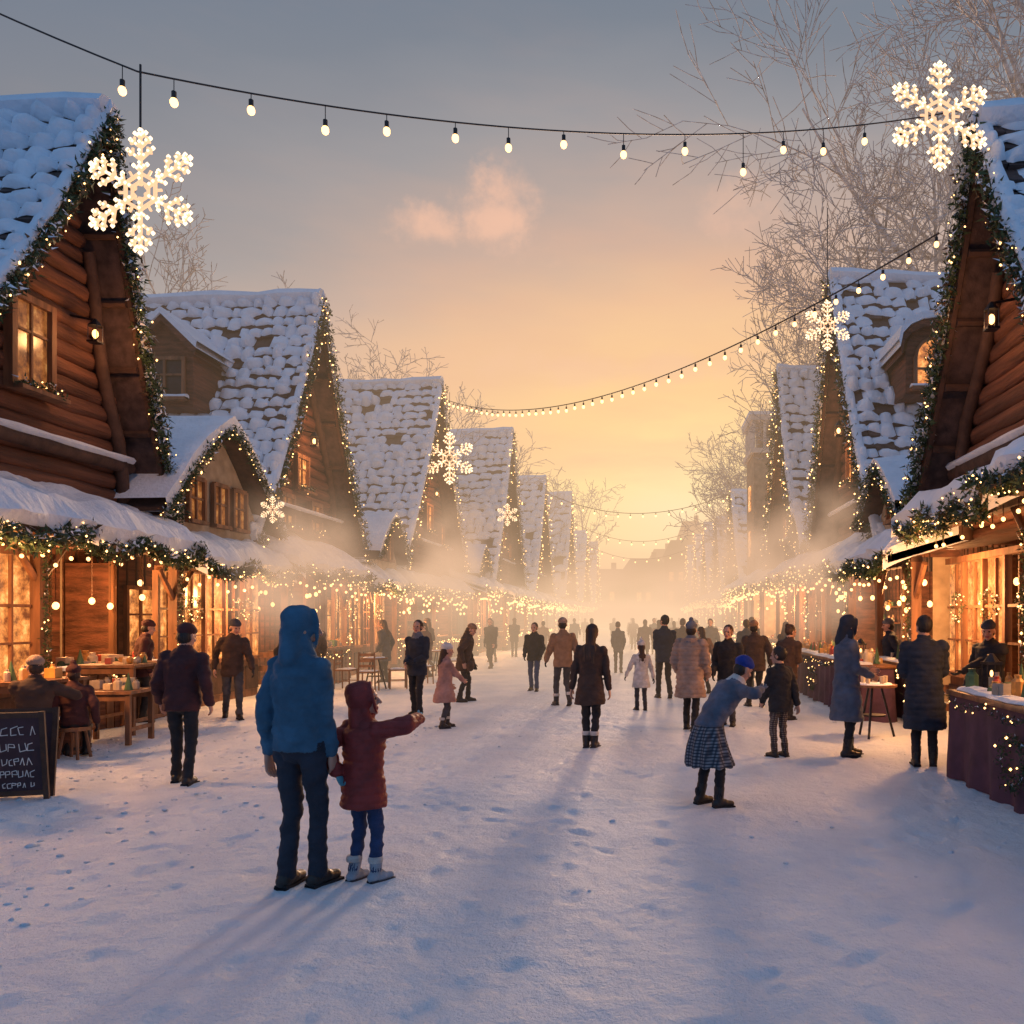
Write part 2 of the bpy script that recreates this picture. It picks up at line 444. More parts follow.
house(1,4.6,29.9,4,3.6,10.4,3.4,8,tile=.4,lod=1)
house(1,4.6,47,4.5,4.5,8.6,3.4,8,tile=.5,lod=1)
house(1,4.7,59,5,5,8.5,3.5,8,tile=.6,lod=1)
house(1,4.8,74,6,6,9.8,3.5,8,tile=.8,lod=1)
house(1,5,92,6,6,10.5,3.5,8,tile=.9,lod=1)
house(1,5,112,6,6,11,3.5,8,tile=1,lod=1)

def annexe(side=-1,X=8.4,Yc=17,hw=2.2,zp=5.5,dp=4.5,wl=None):
    root=empty('plaster_annexe',(side*X,Yc,0))
    def P(u,w,z): return V((side*w,u,z))
    mb=MB(); ze=3.55; K=14
    def arc(a):
        x=math.cos(a); return hw*x, ze+(zp-ze)*(1-abs(x)**1.35)
    for off,w0,m in((0,-.05,1),(.22,-.12,0)):
        vs=[];fs=[]
        for i in range(K+1):
            u,z=arc(PI*i/K); u*=1.1
            for w in(w0,dp*.45,dp): 
                n_=noise.noise(V((u*1.5,z+w,off)))*.1
                vs+=[P(u,w,z+off+n_),P(u*.97,w,z-.06+off*.3)]
        for i in range(K):
            a=i*6
            for q in(0,2): fs+=[(a+q,a+q+2,a+q+8,a+q+6),(a+q+1,a+q+7,a+q+9,a+q+3)]
            fs.append((a,a+6,a+7,a+1))
        mb.add(vs,fs,m)
    vs=[P(-hw*.9,.3,2.98),P(hw*.9,.3,2.98)]+[P(arc(PI*i/K)[0]*.93,.3,arc(PI*i/K)[1]-.05) for i in range(K+1)]
    mb.add(vs,[tuple(range(len(vs)))],2)
    for s_ in(-1,1):
        mb.add([P(s_*hw*.9,.3,2.98),P(s_*hw*.9,dp,2.98),P(s_*hw*.9,dp,ze),P(s_*hw*.9,.3,ze)],[(0,1,2,3)],2)
        mb.add([P(s_*hw*.9,1.95,0),P(s_*hw*.9,dp,0),P(s_*hw*.9,dp,2.98),P(s_*hw*.9,1.95,2.98)],[(0,1,2,3)],2)
    for u in(wl or (-.75,.15,.95)):
        h=.75
        mb.add([P(u-.25,.27,3.6),P(u+.25,.27,3.6),P(u+.25,.27,3.6+h),P(u-.25,.27,3.6+h)],[(0,1,2,3)],3)
        mb.box(P(u,.25,3.6+h/2),(.05,.04,h),4); mb.box(P(u,.25,3.6+h*.55),(.045,.5,.04),4)
        for s_ in(-1,1): mb.box(P(u+s_*.28,.24,3.6+h/2),(.08,.07,h+.1),4)
        mb.box(P(u,.24,3.6+h+.04),(.081,.5,.08),4); mb.box(P(u,.22,3.56),(.14,.62,.07),4)
    path=[P(arc(PI*i/K)[0]*1.08,-.12,arc(PI*i/K)[1]-.02) for i in range(K+1)]
    garland(mb,path,.13,420,(5,6,0,7),13,.017)
    mb.obj('annexe_shell',[snow,wood_d,plaster,pane_dim,wood_l,leaf,leaf2,fairy],root,smooth=False)
annexe()
annexe(-1,8.2,27.2,1.5,4.9,2.5,(-.4,.4))
annexe(1,4.35,16.2,1.3,4.6,1.4,(0,))
annexe(1,4.35,25.3,1.1,4.7,1.6,(0,))
annexe(-1,7.9,40.5,1.6,5.0,2.5,(-.4,.4))

def tower():
    root=empty('gallery_tower',(5.4,38,0)); mb=MB()
    mb.box((0,0,4.4),(1.9,2.6,8.8),0); mb.box((0,0,8.9),(2.2,2.9,.2),1)
    for i in range(5):
        for s in(-1,1): mb.cyl((-.95+i*.475,s*1.3,9),(-.95+i*.475,s*1.3,10.2),.07,n=8,m=1)
    for i in range(4):
        for s in(-1,1): mb.cyl((s*.95,-1+i*.6,9),(s*.95,-1+i*.6,10.2),.07,n=8,m=1)
    mb.box((0,0,10.3),(2.25,3,.22),1); mb.box((0,0,10.48),(2.35,3.1,.14),2); mb.box((0,0,9.45),(1.0,1.4,.9),0)
    for z in(5,7):
        mb.box((-.96,0,z),(.06,.7,1.1),3); mb.box((0,-1.31,z),(.7,.06,1.1),3)
    mb.obj('tower_shell',[plaster,paint,snow,pane],root)
tower()

# ------------------------------------------------------------ stalls
SM=[wood_d,wood_l,snow,pane,leaf,leaf2,fairy,bulb,g1,g2,g3,g4,glassb,purple,wood]
def goods(mb,c,sx,sy,n,big=1):
    for i in range(n):
        x=c[0]+R.uniform(-sx,sx)/2; y=c[1]+R.uniform(-sy,sy)/2; m=R.choice([8,9,10,11,12,9,10]); k=R.random(); h=R.uniform(.07,.2)*big; r=R.uniform(.03,.06)*big
        z=c[2]+.003
        if k<.4:
            mb.rings([(V((x,y,z)),V((r,0,0)),V((0,r,0))),(V((x,y,z+h*.7)),V((r,0,0)),V((0,r,0))),(V((x,y,z+h*.85)),V((r*.55,0,0)),V((0,r*.55,0))),(V((x,y,z+h)),V((r*.6,0,0)),V((0,r*.6,0)))],8,m)
        elif k<.65:
            mb.box((x,y,z+h*.35),(r*2.2,r*2.6,h*.7),m,Matrix.Rotation(R.uniform(-.5,.5),3,'Z'))
        elif k<.85: mb.ell((x,y,z+r),(r,r,r),m,n=8,k=6)
        else: mb.cyl((x,y,z),(x,y,z+h*1.3),r,.005,n=8,m=11)
def stall(side,e,y0,y1,style,light=True,ze_=None):
    e=e+R.uniform(-.12,.2) if light else e
    root=empty('market_stall',(side*e,(y0+y1)/2,0)); mb=MB(); L=y1-y0; yc=(y0+y1)/2; near=yc<30
    P=lambda w,u,z: V((side*w,u,z))
    h=L/2
    ze_=ze_ or 2.9+R.uniform(-.18,.16); pz=ze_-.12
    for u in (-h+.08,):
        mb.box(P(.2,u,pz/2),(.16,.16,pz),1); mb.box(P(.2,u,.1),(.24,.24,.2),0)
        mb.cyl(P(.2,u+.02,pz-.6),P(.2,u+.55,pz-.05),.05,n=6,m=1)
        mb.box(P(1.72,u,1.35),(.8,.06,2.7),14); mb.box(P(1.3,u,1.4),(.09,.09,2.8),1)
        for z in(.3,.6,.9): mb.box(P(.78,u,z),(.9,.04,.12),1)
        mb.cyl(P(.2,u-.02,pz-.6),P(.2,u-.5,pz-.05),.05,n=6,m=1)
    if L>4:
        mb.box(P(.2,.1,pz/2),(.12,.12,pz),1)
        mb.cyl(P(.2,.12,pz-.5),P(.2,.5,pz-.05),.04,n=6,m=1); mb.cyl(P(.2,.08,pz-.5),P(.2,-.3,pz-.05),.04,n=6,m=1)
    mb.box(P(.2,0,pz+.03),(.18,L-.004,.14),0)
    zb=ze_+.65+R.uniform(-.1,.2)
    ny=max(6,int(L/.15)); nxx=9; vs=[];fs=[]
    so=R.uniform(0,50)
    for j in range(ny+1):
        u=-h+L*j/ny
        ends=min(1,(min(u+h,h-u)+.03)/.25)**.5
        for i in range(nxx+1):
            w=-.34+2.14*i/nxx; base=ze_+(zb-ze_)*i/nxx
            edge=min(1,(i+.12)/1.5)**.5
            t=.30*edge*ends*(1+.8*noise.noise(V((w*1.2,u*.9+yc+so,0))))+.05*noise.noise(V((w*4,(u+yc)*4,0)))
            wj=w+((.18*noise.noise(V(((u+yc)*1.7,3,so)))) if i==0 else 0)
            vs.append(P(wj,u,base+t+.02))
    for j in range(ny):
        for i in range(nxx): a=j*(nxx+1)+i; fs.append((a,a+1,a+nxx+2,a+nxx+1))
    o=len(vs)
    for j in range(ny+1):
        u=-h+L*j/ny; vs.append(P(-.27,u,ze_-.05-.11*R.random()))
    for j in range(ny): fs.append((j*(nxx+1),(j+1)*(nxx+1),o+j+1,o+j))
    o=len(vs)
    for jj in (0,ny):
        for i in range(nxx+1): vs.append(V(vs[jj*(nxx+1)+i])-V((0,0,.3)))
    for q,jj in enumerate((0,ny)):
        for i in range(nxx): fs.append((jj*(nxx+1)+i,jj*(nxx+1)+i+1,o+q*(nxx+1)+i+1,o+q*(nxx+1)+i))
    mb.add(vs,fs,2)
    mb.add([P(-.26,-h,ze_-.02),P(-.26,h,ze_-.02),P(1.75,h,zb-.02),P(1.75,-h,zb-.02),P(-.26,-h,ze_-.14),P(-.26,h,ze_-.14),P(1.75,h,zb-.14),P(1.75,-h,zb-.14)],
           [(0,1,2,3),(4,7,6,5),(0,4,5,1),(0,3,7,4),(1,5,6,2)],0)
    for k in range(int(L/.5)): mb.box(P(.7,-h+.25+k*.5,ze_-.0+.16),(1.9,.07,.1),1,Matrix.Rotation(-side*math.atan2(zb-ze_,2.0),3,'Y'))
    mb.box(P(2.25,0,1.8),(.1,L,3.6),14)
    for k in range(int(L/.3)): mb.box(P(2.19,-h+.15+k*.3,1.75),(.03,.03,3.3),0)
    for k in range(int(L/1.5)):
        u=-h+.8+k*1.5
        if style=='open' and k%2==0:
            for z in(1.2,1.6,2.0): 
                mb.box(P(2.0,u,z),(.3,1.15,.04),1)
                if near: goods(mb,(side*2.0,u,z+.02),.2,1.0,9,.95)
        else:
            mb.add([P(2.16,u-.45,1.0),P(2.16,u+.45,1.0),P(2.16,u+.45,2.3),P(2.16,u-.45,2.3)],[(0,1,2,3)],3)
            mb.box(P(2.13,u,1.65),(.05,.05,1.3),1); mb.box(P(2.13,u,1.8),(.045,.9,.04),1)
            for s in(-1,1): mb.box(P(2.12,u+s*.49,1.65),(.08,.08,1.46),1)
            mb.box(P(2.12,u,2.34),(.079,.9,.08),1); mb.box(P(2.12,u,.96),(.079,.9,.08),1)
    if style=='glazed':
        n=int(L/.75); dw=L/n
        mb.box(P(.55,0,.42),(.1,L-.2,.84),1)
        for k in range(n):
            u=-h+dw*(k+.5)
            mb.box(P(.49,u,.45),(.04,dw*.7,.5),0)
            mb.box(P(.5,u-dw/2+.03,1.7),(.1,.08,1.75),1)
            mb.box(P(.5,u,1.9),(.05,dw-.09,.04),1); mb.box(P(.5,u,1.4),(.051,dw-.09,.03),1); mb.box(P(.5,u+.0,1.7),(.045,.035,1.72),1)
            if (k+int(yc))%4: mb.add([P(.53,u-dw/2,.86),P(.53,u+dw/2,.86),P(.53,u+dw/2,2.58),P(.53,u-dw/2,2.58)],[(0,1,2,3)],3)
        mb.box(P(.5,0,.88),(.24,L-.2,.07),1); mb.box(P(.5,0,2.62),(.16,L-.2,.09),1)
        for k in range(4):
            u=R.uniform(-h+.5,h-.5)
            garland(mb,[P(.42,u+.2*math.cos(a*PI/8),1.9+.2*math.sin(a*PI/8)) for a in range(17)],.06,200 if near else 60,(4,5,2,6),9,.015)
    else:
        m=13 if side>0 else 1
        mb.box(P(.45,.1,.46),(.5,L-.8,.92),m)
        n=int((L-.8)/.2)
        if side<0:
            for k in range(n): mb.box(P(.19,-h+.6+k*.2,.45),(.03,.17,.84),1 if k%2 else 14)
        mb.box(P(.42,.1,.955),(.7,L-.7,.06),1)
        rs=[(P(.2,-h+.45+(L-.9)*i/12,.99),V((.1+.04*R.random(),0,0)),V((0,0,.03+.03*R.random()))) for i in range(13)]
        if R.random()<.5: mb.rings(rs,8,2)
        if near: goods(mb,(side*.45,.1,.985),.4,L-1.2,int(L*9),1.25)
        garland(mb,[P(.12,-h+.5+(L-.9)*i/10,.85-.12*abs(math.sin(i*PI/5))) for i in range(11)],.07,150 if near else 40,(4,5,2,6),7,.014+.0004*yc)
    n=int(L*5); sw=R.choice([.12,.2,.26]); fr=R.choice([2,3])
    path=[P(-.3,-h+L*i/n,ze_-.0-sw*abs(math.sin(i/n*PI*fr))) for i in range(n+1)]
    dn=620 if yc<20 else 320 if yc<32 else 90 if yc<60 else 35
    garland(mb,path,.16,dn,(4,5,2,6),14 if near else 8,.012+.0005*yc,.2)
    garland(mb,[P(.1,-h+.08,.3+.25*k) for k in range(11)],.09,dn*.5,(4,5,2,6),9,.013+.0004*yc,.1)
    k=int(L/.36)
    for i in range(k):
        u=-h+.2+i*.36+R.uniform(-.06,.06); d=R.uniform(.06,.34)
        mb.cyl(P(.05,u,pz),P(.05,u,pz-.02-d),.006,n=4,m=0); mb.ell(P(.05,u,pz-.05-d),(.022+.0006*yc,)*3,7,n=6,k=4)
    for i in range(int(L*2.4)):
        u=-h+.3+i/2.4; w=R.uniform(.9,1.8); z=R.uniform(1.95,2.55); mb.cyl(P(w,u,3.1),P(w,u,z),.008,n=4,m=0); mb.ell(P(w,u,z-.06),(.05,.05,.06),7,n=8,k=5)
    mb.obj('stall_structure',SM,root)
    if light:
        ld=bpy.data.lights.new('stall_lamp','POINT'); ld.energy=260 if near else 260; ld.color=(1,.44,.15); ld.shadow_soft_size=.2
        lo=bpy.data.objects.new('stall_lamp',ld); COL.objects.link(lo); lo.parent=root; lo.location=P(.9 if style=='open' else -.15,.4,2.15)
yl=[7.0,11.6,15.0,19,23.4,28,33,38,43.5]
zl_=[2.95,2.95,2.75,None,None,None,None,None]
for i,(a,b) in enumerate(zip(yl[:-1],yl[1:])): stall(-1,8.0 if a<38 else 7.6,a,b,['glazed','open','glazed','open','glazed','open','open'][i%7],ze_=zl_[i])
for a in (43.5,50,57,66,76,88,100): stall(-1,7.2,a,a+6.4 if a<60 else a+9.5,'open',a<60)
yr=[5.5,9.8,13.6,17.8,22.4,27,32,38,44]
for i,(a,b) in enumerate(zip(yr[:-1],yr[1:])): stall(1,4.1,a,b,['open','glazed','open','open','glazed','open'][i%6],ze_=[3.3,3.25,2.75][i] if i<3 else None)
for a in (44,51,58,66,76,88,100): stall(1,4.3,a,a+6.4 if a<60 else a+9.5,'open',a<60)

def cloth_table(x0,x1,y0,y1,h=.93):
    root=empty('draped_market_table',((x0+x1)/2,(y0+y1)/2,0)); mb=MB()
    hx=(x1-x0)/2; hy=(y1-y0)/2
    per=[]; st=.035
    def edge(a,b):
        n=max(2,int((V(b)-V(a)).length/st))
        for i in range(n): per.append(V(a).lerp(V(b),i/n))
    edge((hx,-hy,0),(-hx,-hy,0)); edge((-hx,-hy,0),(-hx,hy,0)); edge((-hx,hy,0),(hx,hy,0)); edge((hx,hy,0),(hx,-hy,0))
    n=len(per); rows=8; vs=[];fs=[]
    for r in range(rows+1):
        t=r/rows
        for i,p in enumerate(per):
            d=V((p.x/hx if abs(p.x)>=hx-.02 else 0,p.y/hy if abs(p.y)>=hy-.02 else 0,0))
            if d.length>0: d.normalize()
            f=math.sin(i*.42+2.2*noise.noise(V((i*.06,t*.5,0))))*.045*t+.025*noise.noise(V((i*.2,t*2,4)))*t
            vs.append(p+d*(f+.025*t)+V((0,0,h*(1-t)+.02)))
    for r in range(rows):
        for i in range(n): i2=(i+1)%n; fs.append((r*n+i,r*n+i2,(r+1)*n+i2,(r+1)*n+i))
    mb.add(vs,fs,0); mb.box((0,0,h),(2*hx+.06,2*hy+.06,.05),1)
    mb.obj('drape',[purple,wood_l],root,smooth=True)
    mb=MB(); goods(mb,(0,0,h+.03),2*hx*.7,2*hy*.9,int(hy*24),1.25)
    rs=[(V((-hx*.6,-hy*.95+2*hy*.95*i/20,h+.035)),V((.1+.06*R.random(),0,0)),V((0,0,.035+.04*R.random()))) for i in range(21)]
    mb.rings(rs,8,2)
    cy=-hy+.8
    garland(mb,[V((-hx-.08,cy+hy*.8+.22*math.cos(a*PI/8),h*.5+.22*math.sin(a*PI/8))) for a in range(17)],.07,300,(4,5,2,6),6,.014)
    garland(mb,[V((-hx-.05,-hy+2*hy*i/24,h-.03-.09*abs(math.sin(i*PI/6)))) for i in range(25)],.05,150,(4,5,2,6),5,.012)
    mb.obj('table_goods',SM,root)
cloth_table(3.28,3.95,5.0,9.35)
cloth_table(3.45,4.0,14.0,21.5)

def lantern_on(x,y,z):
    root=empty('table_lantern',(x,y,z)); mb=MB()
    mb.box((0,0,.02),(.16,.16,.03),0); mb.box((0,0,.3),(.17,.17,.03),0); mb.cyl((0,0,.31),(0,0,.4),.09,.02,n=8,m=0)
    for a in(-1,1):
        for b in(-1,1): mb.cyl((a*.07,b*.07,.03),(a*.07,b*.07,.29),.008,n=5,m=0)
    mb.cyl((0,0,.035),(0,0,.15),.03,n=10,m=1); mb.ell((0,0,.19),(.018,.018,.035),2,n=8,k=5)
    mb.obj('lantern_body',[metal,g2,bulb],root)
lantern_on(3.6,6.9,.965); lantern_on(3.6,9.0,.965); lantern_on(3.75,15.2,.965)
def round_table(x,y,h=.75,r=.32):
    root=empty('cafe_table',(x,y,gh(x,y))); mb=MB()
    mb.cyl((0,0,h-.03),(0,0,h),r,n=24,m=0)
    for k in range(3):
        a=k*2.1; d=V((math.cos(a),math.sin(a),0)); mb.cyl(d*r*.9,d*.1+V((0,0,h-.03)),.018,n=6,m=1)
    mb.rings([(V((0,0,.3)),V((.17,0,0)),V((0,.17,0))),(V((0,0,.32)),V((.17,0,0)),V((0,.17,0)))],16,1)
    mb.cyl((0,0,h+.002),(0,0,h+.02),r*.8,r*.75,n=20,m=2)
    for i in range(5):
        a=i*1.3; rr=r*.5; p=V((rr*math.cos(a),rr*math.sin(a),h+.022)); mb.cyl(p,p+V((0,0,.1)),.03,.035,n=10,m=3)
    mb.obj('table_body',[wood_l,metal,snow,g2],root)
round_table(3.2,12.2)
round_table(-6.6,20.4); round_table(-6.2,25)
def chair(x,y,rz):
    root=empty('wooden_chair',(x,y,gh(x,y)),rz); mb=MB()
    for a in(-1,1):
        mb.cyl((a*.19,-.19,0),(a*.18,-.18,.45),.018,n=6); mb.cyl((a*.19,.2,0),(a*.17,.2,.92),.018,n=6)
    mb.box((0,0,.455),(.42,.42,.035)); 
    for z in(.6,.72,.86): mb.box((0,.2,z),(.34,.02,.06))
    for a in(-1,1): mb.cyl((a*.185,-.18,.2),(a*.185,.2,.2),.011,n=5)
    rs=[(V((-.18+.36*i/4,0,.475)),V((0,.17,0)),V((0,0,.03))) for i in range(5)]; mb.rings(rs,8,1)
    mb.obj('chair_frame',[wood_l,snow],root)
chair(-6.1,20.6,-1.2);chair(-7.2,20.2,1.4);chair(-6.5,19.7,.1+PI);chair(-5.7,24.8,-1.0);chair(-6.8,25.3,1.6);chair(-5.9,22.2,2.2)
def table(x,y,rz,lx,ly,h):
    root=empty('wooden_table',(x,y,gh(x,y)),rz); mb=MB()
    for k in range(5): mb.box((0,-ly/2+ly*(k+.5)/5,h-.02),(lx,ly/5-.008,.04))
    for a in(-1,1):
        for b in(-1,1): mb.box((a*(lx/2-.06),b*(ly/2-.06),(h-.04)/2),(.06,.06,h-.04))
        mb.box((a*(lx/2-.06),0,.2),(.04,ly-.18,.05)); mb.box((0,a*(ly/2-.06),h-.09),(lx-.19,.03,.08))
    mb.obj('table_frame',[wood_l],root); mb=MB(); goods(mb,(0,0,h),lx*.7,ly*.7,10,1.1); mb.obj('table_ware',SM,root)
table(-7.35,11.65,.1,.85,.75,.72)
table(-7.9,12.9,.05,.9,1.3,1.02)
table(-7.5,10.35,0,.7,1.1,.95)
def barrel(x,y,r=.3,h=.42):
    root=empty('wooden_tub',(x,y,gh(x,y))); mb=MB(); n=18
    for i in range(n):
        a0=2*PI*i/n+.02;a1=2*PI*(i+1)/n-.02; vs=[]
        for z,k in((0,.88),(h*.5,1.0),(h,.95)):
            for a in(a0,a1): vs.append((r*k*math.cos(a),r*k*math.sin(a),z))
        mb.add(vs,[(0,1,3,2),(2,3,5,4)],i%2)
    for z,k in((h*.18,.95),(h*.8,.985)):
        mb.rings([(V((0,0,z-.02)),V((r*k+.008,0,0)),V((0,r*k+.008,0))),(V((0,0,z+.02)),V((r*k+.008,0,0)),V((0,r*k+.008,0)))],24,2,cap=False)
    mb.ell((0,0,h-.05),(r*.9,r*.9,.09),3,n=16,k=7)
    mb.obj('tub_body',[wood_l,wood,metal,snow],root)
barrel(-7.35,10.7)
def chalkboard():
    root=empty('chalkboard_sign',(-6.05,8.15,gh(-6.05,8.15)),rad(18)); 
    for s,nm in((-1,'front_panel'),(1,'rear_panel')):
        mb=MB(); M=Matrix.Rotation(s*-.16,3,'X')
        c=V((0,s*.13,.42))
        mb.box(c,(.50,.02,.76),0,M)
        for a in(-1,1): mb.box(c+M@V((a*.265,0,0)),(.045,.04,.86),1,M)
        for z in(-.36,.4): mb.box(c+M@V((0,0,z)),(.482,.038,.05),1,M)
        if s<0:
            for k,(zz,sc) in enumerate(((.25,1.5),(.09,1.3),(-.05,1.1),(-.17,1.1),(-.28,.8))):
                x=-.19
                while x<.17:
                    wd=R.uniform(.025,.04)*sc; hh=.028*sc; g=R.randint(0,3)
                    L_={0:[(0,-1),(0,1),(1,1),(1,0),(0,0)],1:[(0,-1),(.5,1),(1,-1)],2:[(1,1),(0,.6),(0,-1),(1,-1)],3:[(0,1),(0,-1),(1,-.6),(1,1)]}[g]
                    L_=[(p[0]+R.uniform(-.15,.15),p[1]+R.uniform(-.2,.2)) for p in L_]
                    for p_,q_ in zip(L_[:-1],L_[1:]):
                        mb.cyl(c+M@V((x+p_[0]*wd,-.013,zz+p_[1]*hh)),c+M@V((x+q_[0]*wd,-.013,zz+q_[1]*hh)),.0038,n=4,m=2)
                    x+=wd+.014+(R.random()<.2)*.03
        mb.obj(nm,[board,wood_d,chalk],root)
chalkboard()

# ------------------------------------------------------------ trees
def tree(x,y,h,seed,spread=.6,lv=4,r0=None,kids=(8,6,5,4),lean=(0,0),tw=.009,start=.28,name='frosted_tree'):
    rr=random.Random(seed); mb=MB(); root=empty(name,(x,y,-.05))
    r0=r0 or h*.018
    def grow(p,d,L,r,l):
        n=6 if l==0 else 4 if l<3 else 2; pts=[p.copy()]; q=p.copy(); dd=d.copy(); dirs=[]
        for i in range(n):
            g=.16 if l else .07
            dd=(dd+V((rr.gauss(0,g),rr.gauss(0,g),rr.gauss(0,.09)+(.04 if l else .03)))).normalized(); dirs.append(dd)
            q=q+dd*L/n; pts.append(q.copy())
        ns=8 if l==0 else 5 if l==1 else 3
        x_,y_=frame(d)
        rs=[(pp,x_*max(tw,r*(1-.75*i/n)),y_*max(tw,r*(1-.75*i/n))) for i,pp in enumerate(pts)]
        mb.rings(rs,ns,0,cap=False)
        if l>=lv: return
        kn=kids[l]
        for k in range(kn):
            t=(start if l==0 else .12)+((1-start) if l==0 else .88)*(k+rr.random())/kn
            t=min(t,.999)
            i=min(n-1,int(t*n)); pp=pts[i].lerp(pts[i+1],t*n-i); dc=dirs[i]
            a=rr.uniform(0,2*PI); ax=(x_*math.cos(a)+y_*math.sin(a)); sp=rr.uniform(.6,1.05)*(spread if l==0 else .85)
            nd=(dc*(1-.45*sp)+ax*sp+V((lean[0],lean[1],0))*(.5 if l<2 else .1)).normalized()
            grow(pp,nd,L*rr.uniform(.42,.66)*(1-.35*t if l==0 else 1-.25*t),r*(1-.7*t)*rr.uniform(.45,.65),l+1)
    grow(V((0,0,0)),V((lean[0]*.3,lean[1]*.3,1)).normalized(),h*.85,r0,0)
    mb.obj('trunk_and_branches',[bark],root,smooth=True)
tree(10.3,24.9,23,3,.95,4,.38,(13,9,8,6),lean=(-.10,0),tw=.013,start=.35)
tree(7.0,25.1,15.0,21,.8,4,.22,(10,7,6,5),lean=(-.05,0),tw=.011,start=.5)
tree(8.4,34.2,13.5,5,.7,4,.2,(9,7,5,4),lean=(-.05,0),tw=.013,start=.5)
tree(5.6,51.2,12.5,8,.7,4,.2,(10,7,6,4),lean=(-.08,0),tw=.016,start=.4)
tree(-15.5,29.5,14.2,11,.7,4,.2,(10,7,6,4),tw=.013,start=.45)
tree(-19.6,24,14.5,12,.8,4,.22,(11,7,6,4),tw=.013,start=.4)
tree(-11.5,41,13.3,13,.6,4,.18,(9,7,5,4),tw=.014,start=.4)
tree(-11,54.4,14,17,.7,4,.2,(8,6,5,3),tw=.018)
tree(7.5,53.2,14,14,.7,4,.2,(8,6,5,3),tw=.018)
tree(-11,70,15,15,.7,4,.24,(8,6,5,3),tw=.022)
tree(8,66,15,16,.7,4,.2,(8,6,5,3),tw=.022)
tree(-9,108,18,18,.8,4,.3,(8,5,4,3),tw=.03)

def town():
    rr=random.Random(5)
    for i,(x,y,w,h) in enumerate([(-7.5,138,8,9.5),(-.8,142,7,11.5),(5.0,136,5.5,14),(10.5,140,6.5,16),(-16,140,11,14),(20,150,14,17),(-30,150,16,18),(7.5,158,5,19.5),(2.2,160,5,14.5)]):
        root=empty('distant_building',(x,y,0)); mb=MB()
        mb.box((0,0,h*.4),(w,8,h*.8),0)
        mb.add([(-w/2-.3,-4.3,h*.8),(w/2+.3,-4.3,h*.8),(w/2+.3,4.3,h*.8),(-w/2-.3,4.3,h*.8),(-w/2+1,0,h),(w/2-1,0,h)],[(0,1,5,4),(1,2,5),(2,3,4,5),(3,0,4)],1)
        for k in range(int((w-1)/1.5)):
            for z in range(2,int(h*.75),3):
                mb.box((-w/2+1+k*1.5,-4.02,z),(.7,.06,1.4),2 if rr.random()<.5 else 3)
        mb.box((w*.2,0,h),(.8,.8,2.0),0)
        mb.obj('building_shell',[wood_d,shingle,pane,wood_d],root)
town()

# ------------------------------------------------------------ snowflakes + strings
def snowflake(x,y,z,r,rz=0,hang=None):
    root=empty('snowflake_light',(x,y,z),rz); mb=MB(); th=r*.034
    def D(a): return V((math.sin(a),0,math.cos(a)))
    for k in range(6):
        a=k*PI/3; d=D(a)
        mb.cyl(d*r*.1,d*r,th*1.1,th*.8,n=6,m=0)
        for t,l in((.34,.15),(.52,.28),(.72,.22),(.88,.12)):
            for s in(-1,1):
                e=D(a+s*rad(52)); p=d*r*t; q=p+e*r*l; mb.cyl(p,q,th*.95,th*.8,n=6,m=0); mb.octa(q,th*1.3,1)
                for f in(.35,.7): mb.octa(p.lerp(q,f)+V((0,-th,0)),th*.8,1)
                if t in(.52,.72): 
                    m_=p.lerp(q,.6); mb.cyl(m_,m_+d*r*.09,th*.7,n=5,m=0); m2=m_+D(a+s*rad(100))*r*.07; mb.cyl(m_,m2,th*.7,n=5,m=0)
        mb.octa(d*r,th*1.6,1)
        for t in(.2,.28,.4,.46,.6,.66,.8,.93): mb.octa(d*r*t+V((0,-th,0)),th*.95,1)
        b=D(a+PI/3); mb.cyl(d*r*.3,b*r*.3,th*.9,n=6,m=0); mb.cyl(d*r*.16,b*r*.16,th*.8,n=6,m=0)
        mm=(d+b)*.5*r*.3; mb.cyl(mm,mm*1.45,th*.7,n=5,m=0)
    if hang: mb.cyl((0,0,r),(0,0,r+hang),.01,n=5,m=2)
    mb.obj('flake_frame',[flakeM,flakeB,rope],root)
def cat(a,b,sag,n=40):
    a=V(a);b=V(b); return [a.lerp(b,i/n)-V((0,0,sag*4*(i/n)*(1-i/n))) for i in range(n+1)]
def string(path,step,br,drop,name='string_lights',r=.012,jit=0):
    root=empty(name,path[0]); o=V(path[0]); mb=MB(); acc=step*.5
    for a,b in zip(path[:-1],path[1:]):
        a=V(a)-o;b=V(b)-o; mb.cyl(a,b,r,n=5,m=0,cap=False); L=(b-a).length; acc+=L
        while acc>step:
            acc-=step; t=1-acc/L; acc+=R.uniform(-jit,jit)*step; p=a.lerp(b,max(0,min(1,t))); d=drop*R.uniform(.3,1.4)*(2.4 if R.random()<.15 and jit else 1)
            mb.cyl(p,p-V((0,0,d)),r*.5,n=4,m=0); q=p-V((0,0,d)); mb.cyl(q,q-V((0,0,br*1.8)),br*.6,n=6,m=0)
            mb.ell(q-V((0,0,br*2.8)),(br,br,br*1.25),1,n=10,k=6)
    mb.obj('cable_and_bulbs',[rope,bulb],root)
pole=empty('wooden_pole',(-9.0,7.6,0)); mb=MB(); mb.cyl((0,0,0),(0,0,9.2),.14,.09,n=10); mb.box((0,0,8.6),(1,.12,.12)); mb.obj('pole_shaft',[wood_d],pole)
hook=V((-4.75,7.9,6.80))
p1=cat((-9.0,7.6,8.75),hook,.10,12); p2=cat(hook,(4.3,11.5,8.6),.46,40)
string(p1,1.3,.036,.14,r=.009); string(p2,.60,.037,.13,jit=.35,r=.009)
snowflake(-4.66,7.8,5.64,.56,rad(-6),hang=.6)
snowflake(3.70,10.9,8.15,.68,rad(4),hang=.0)
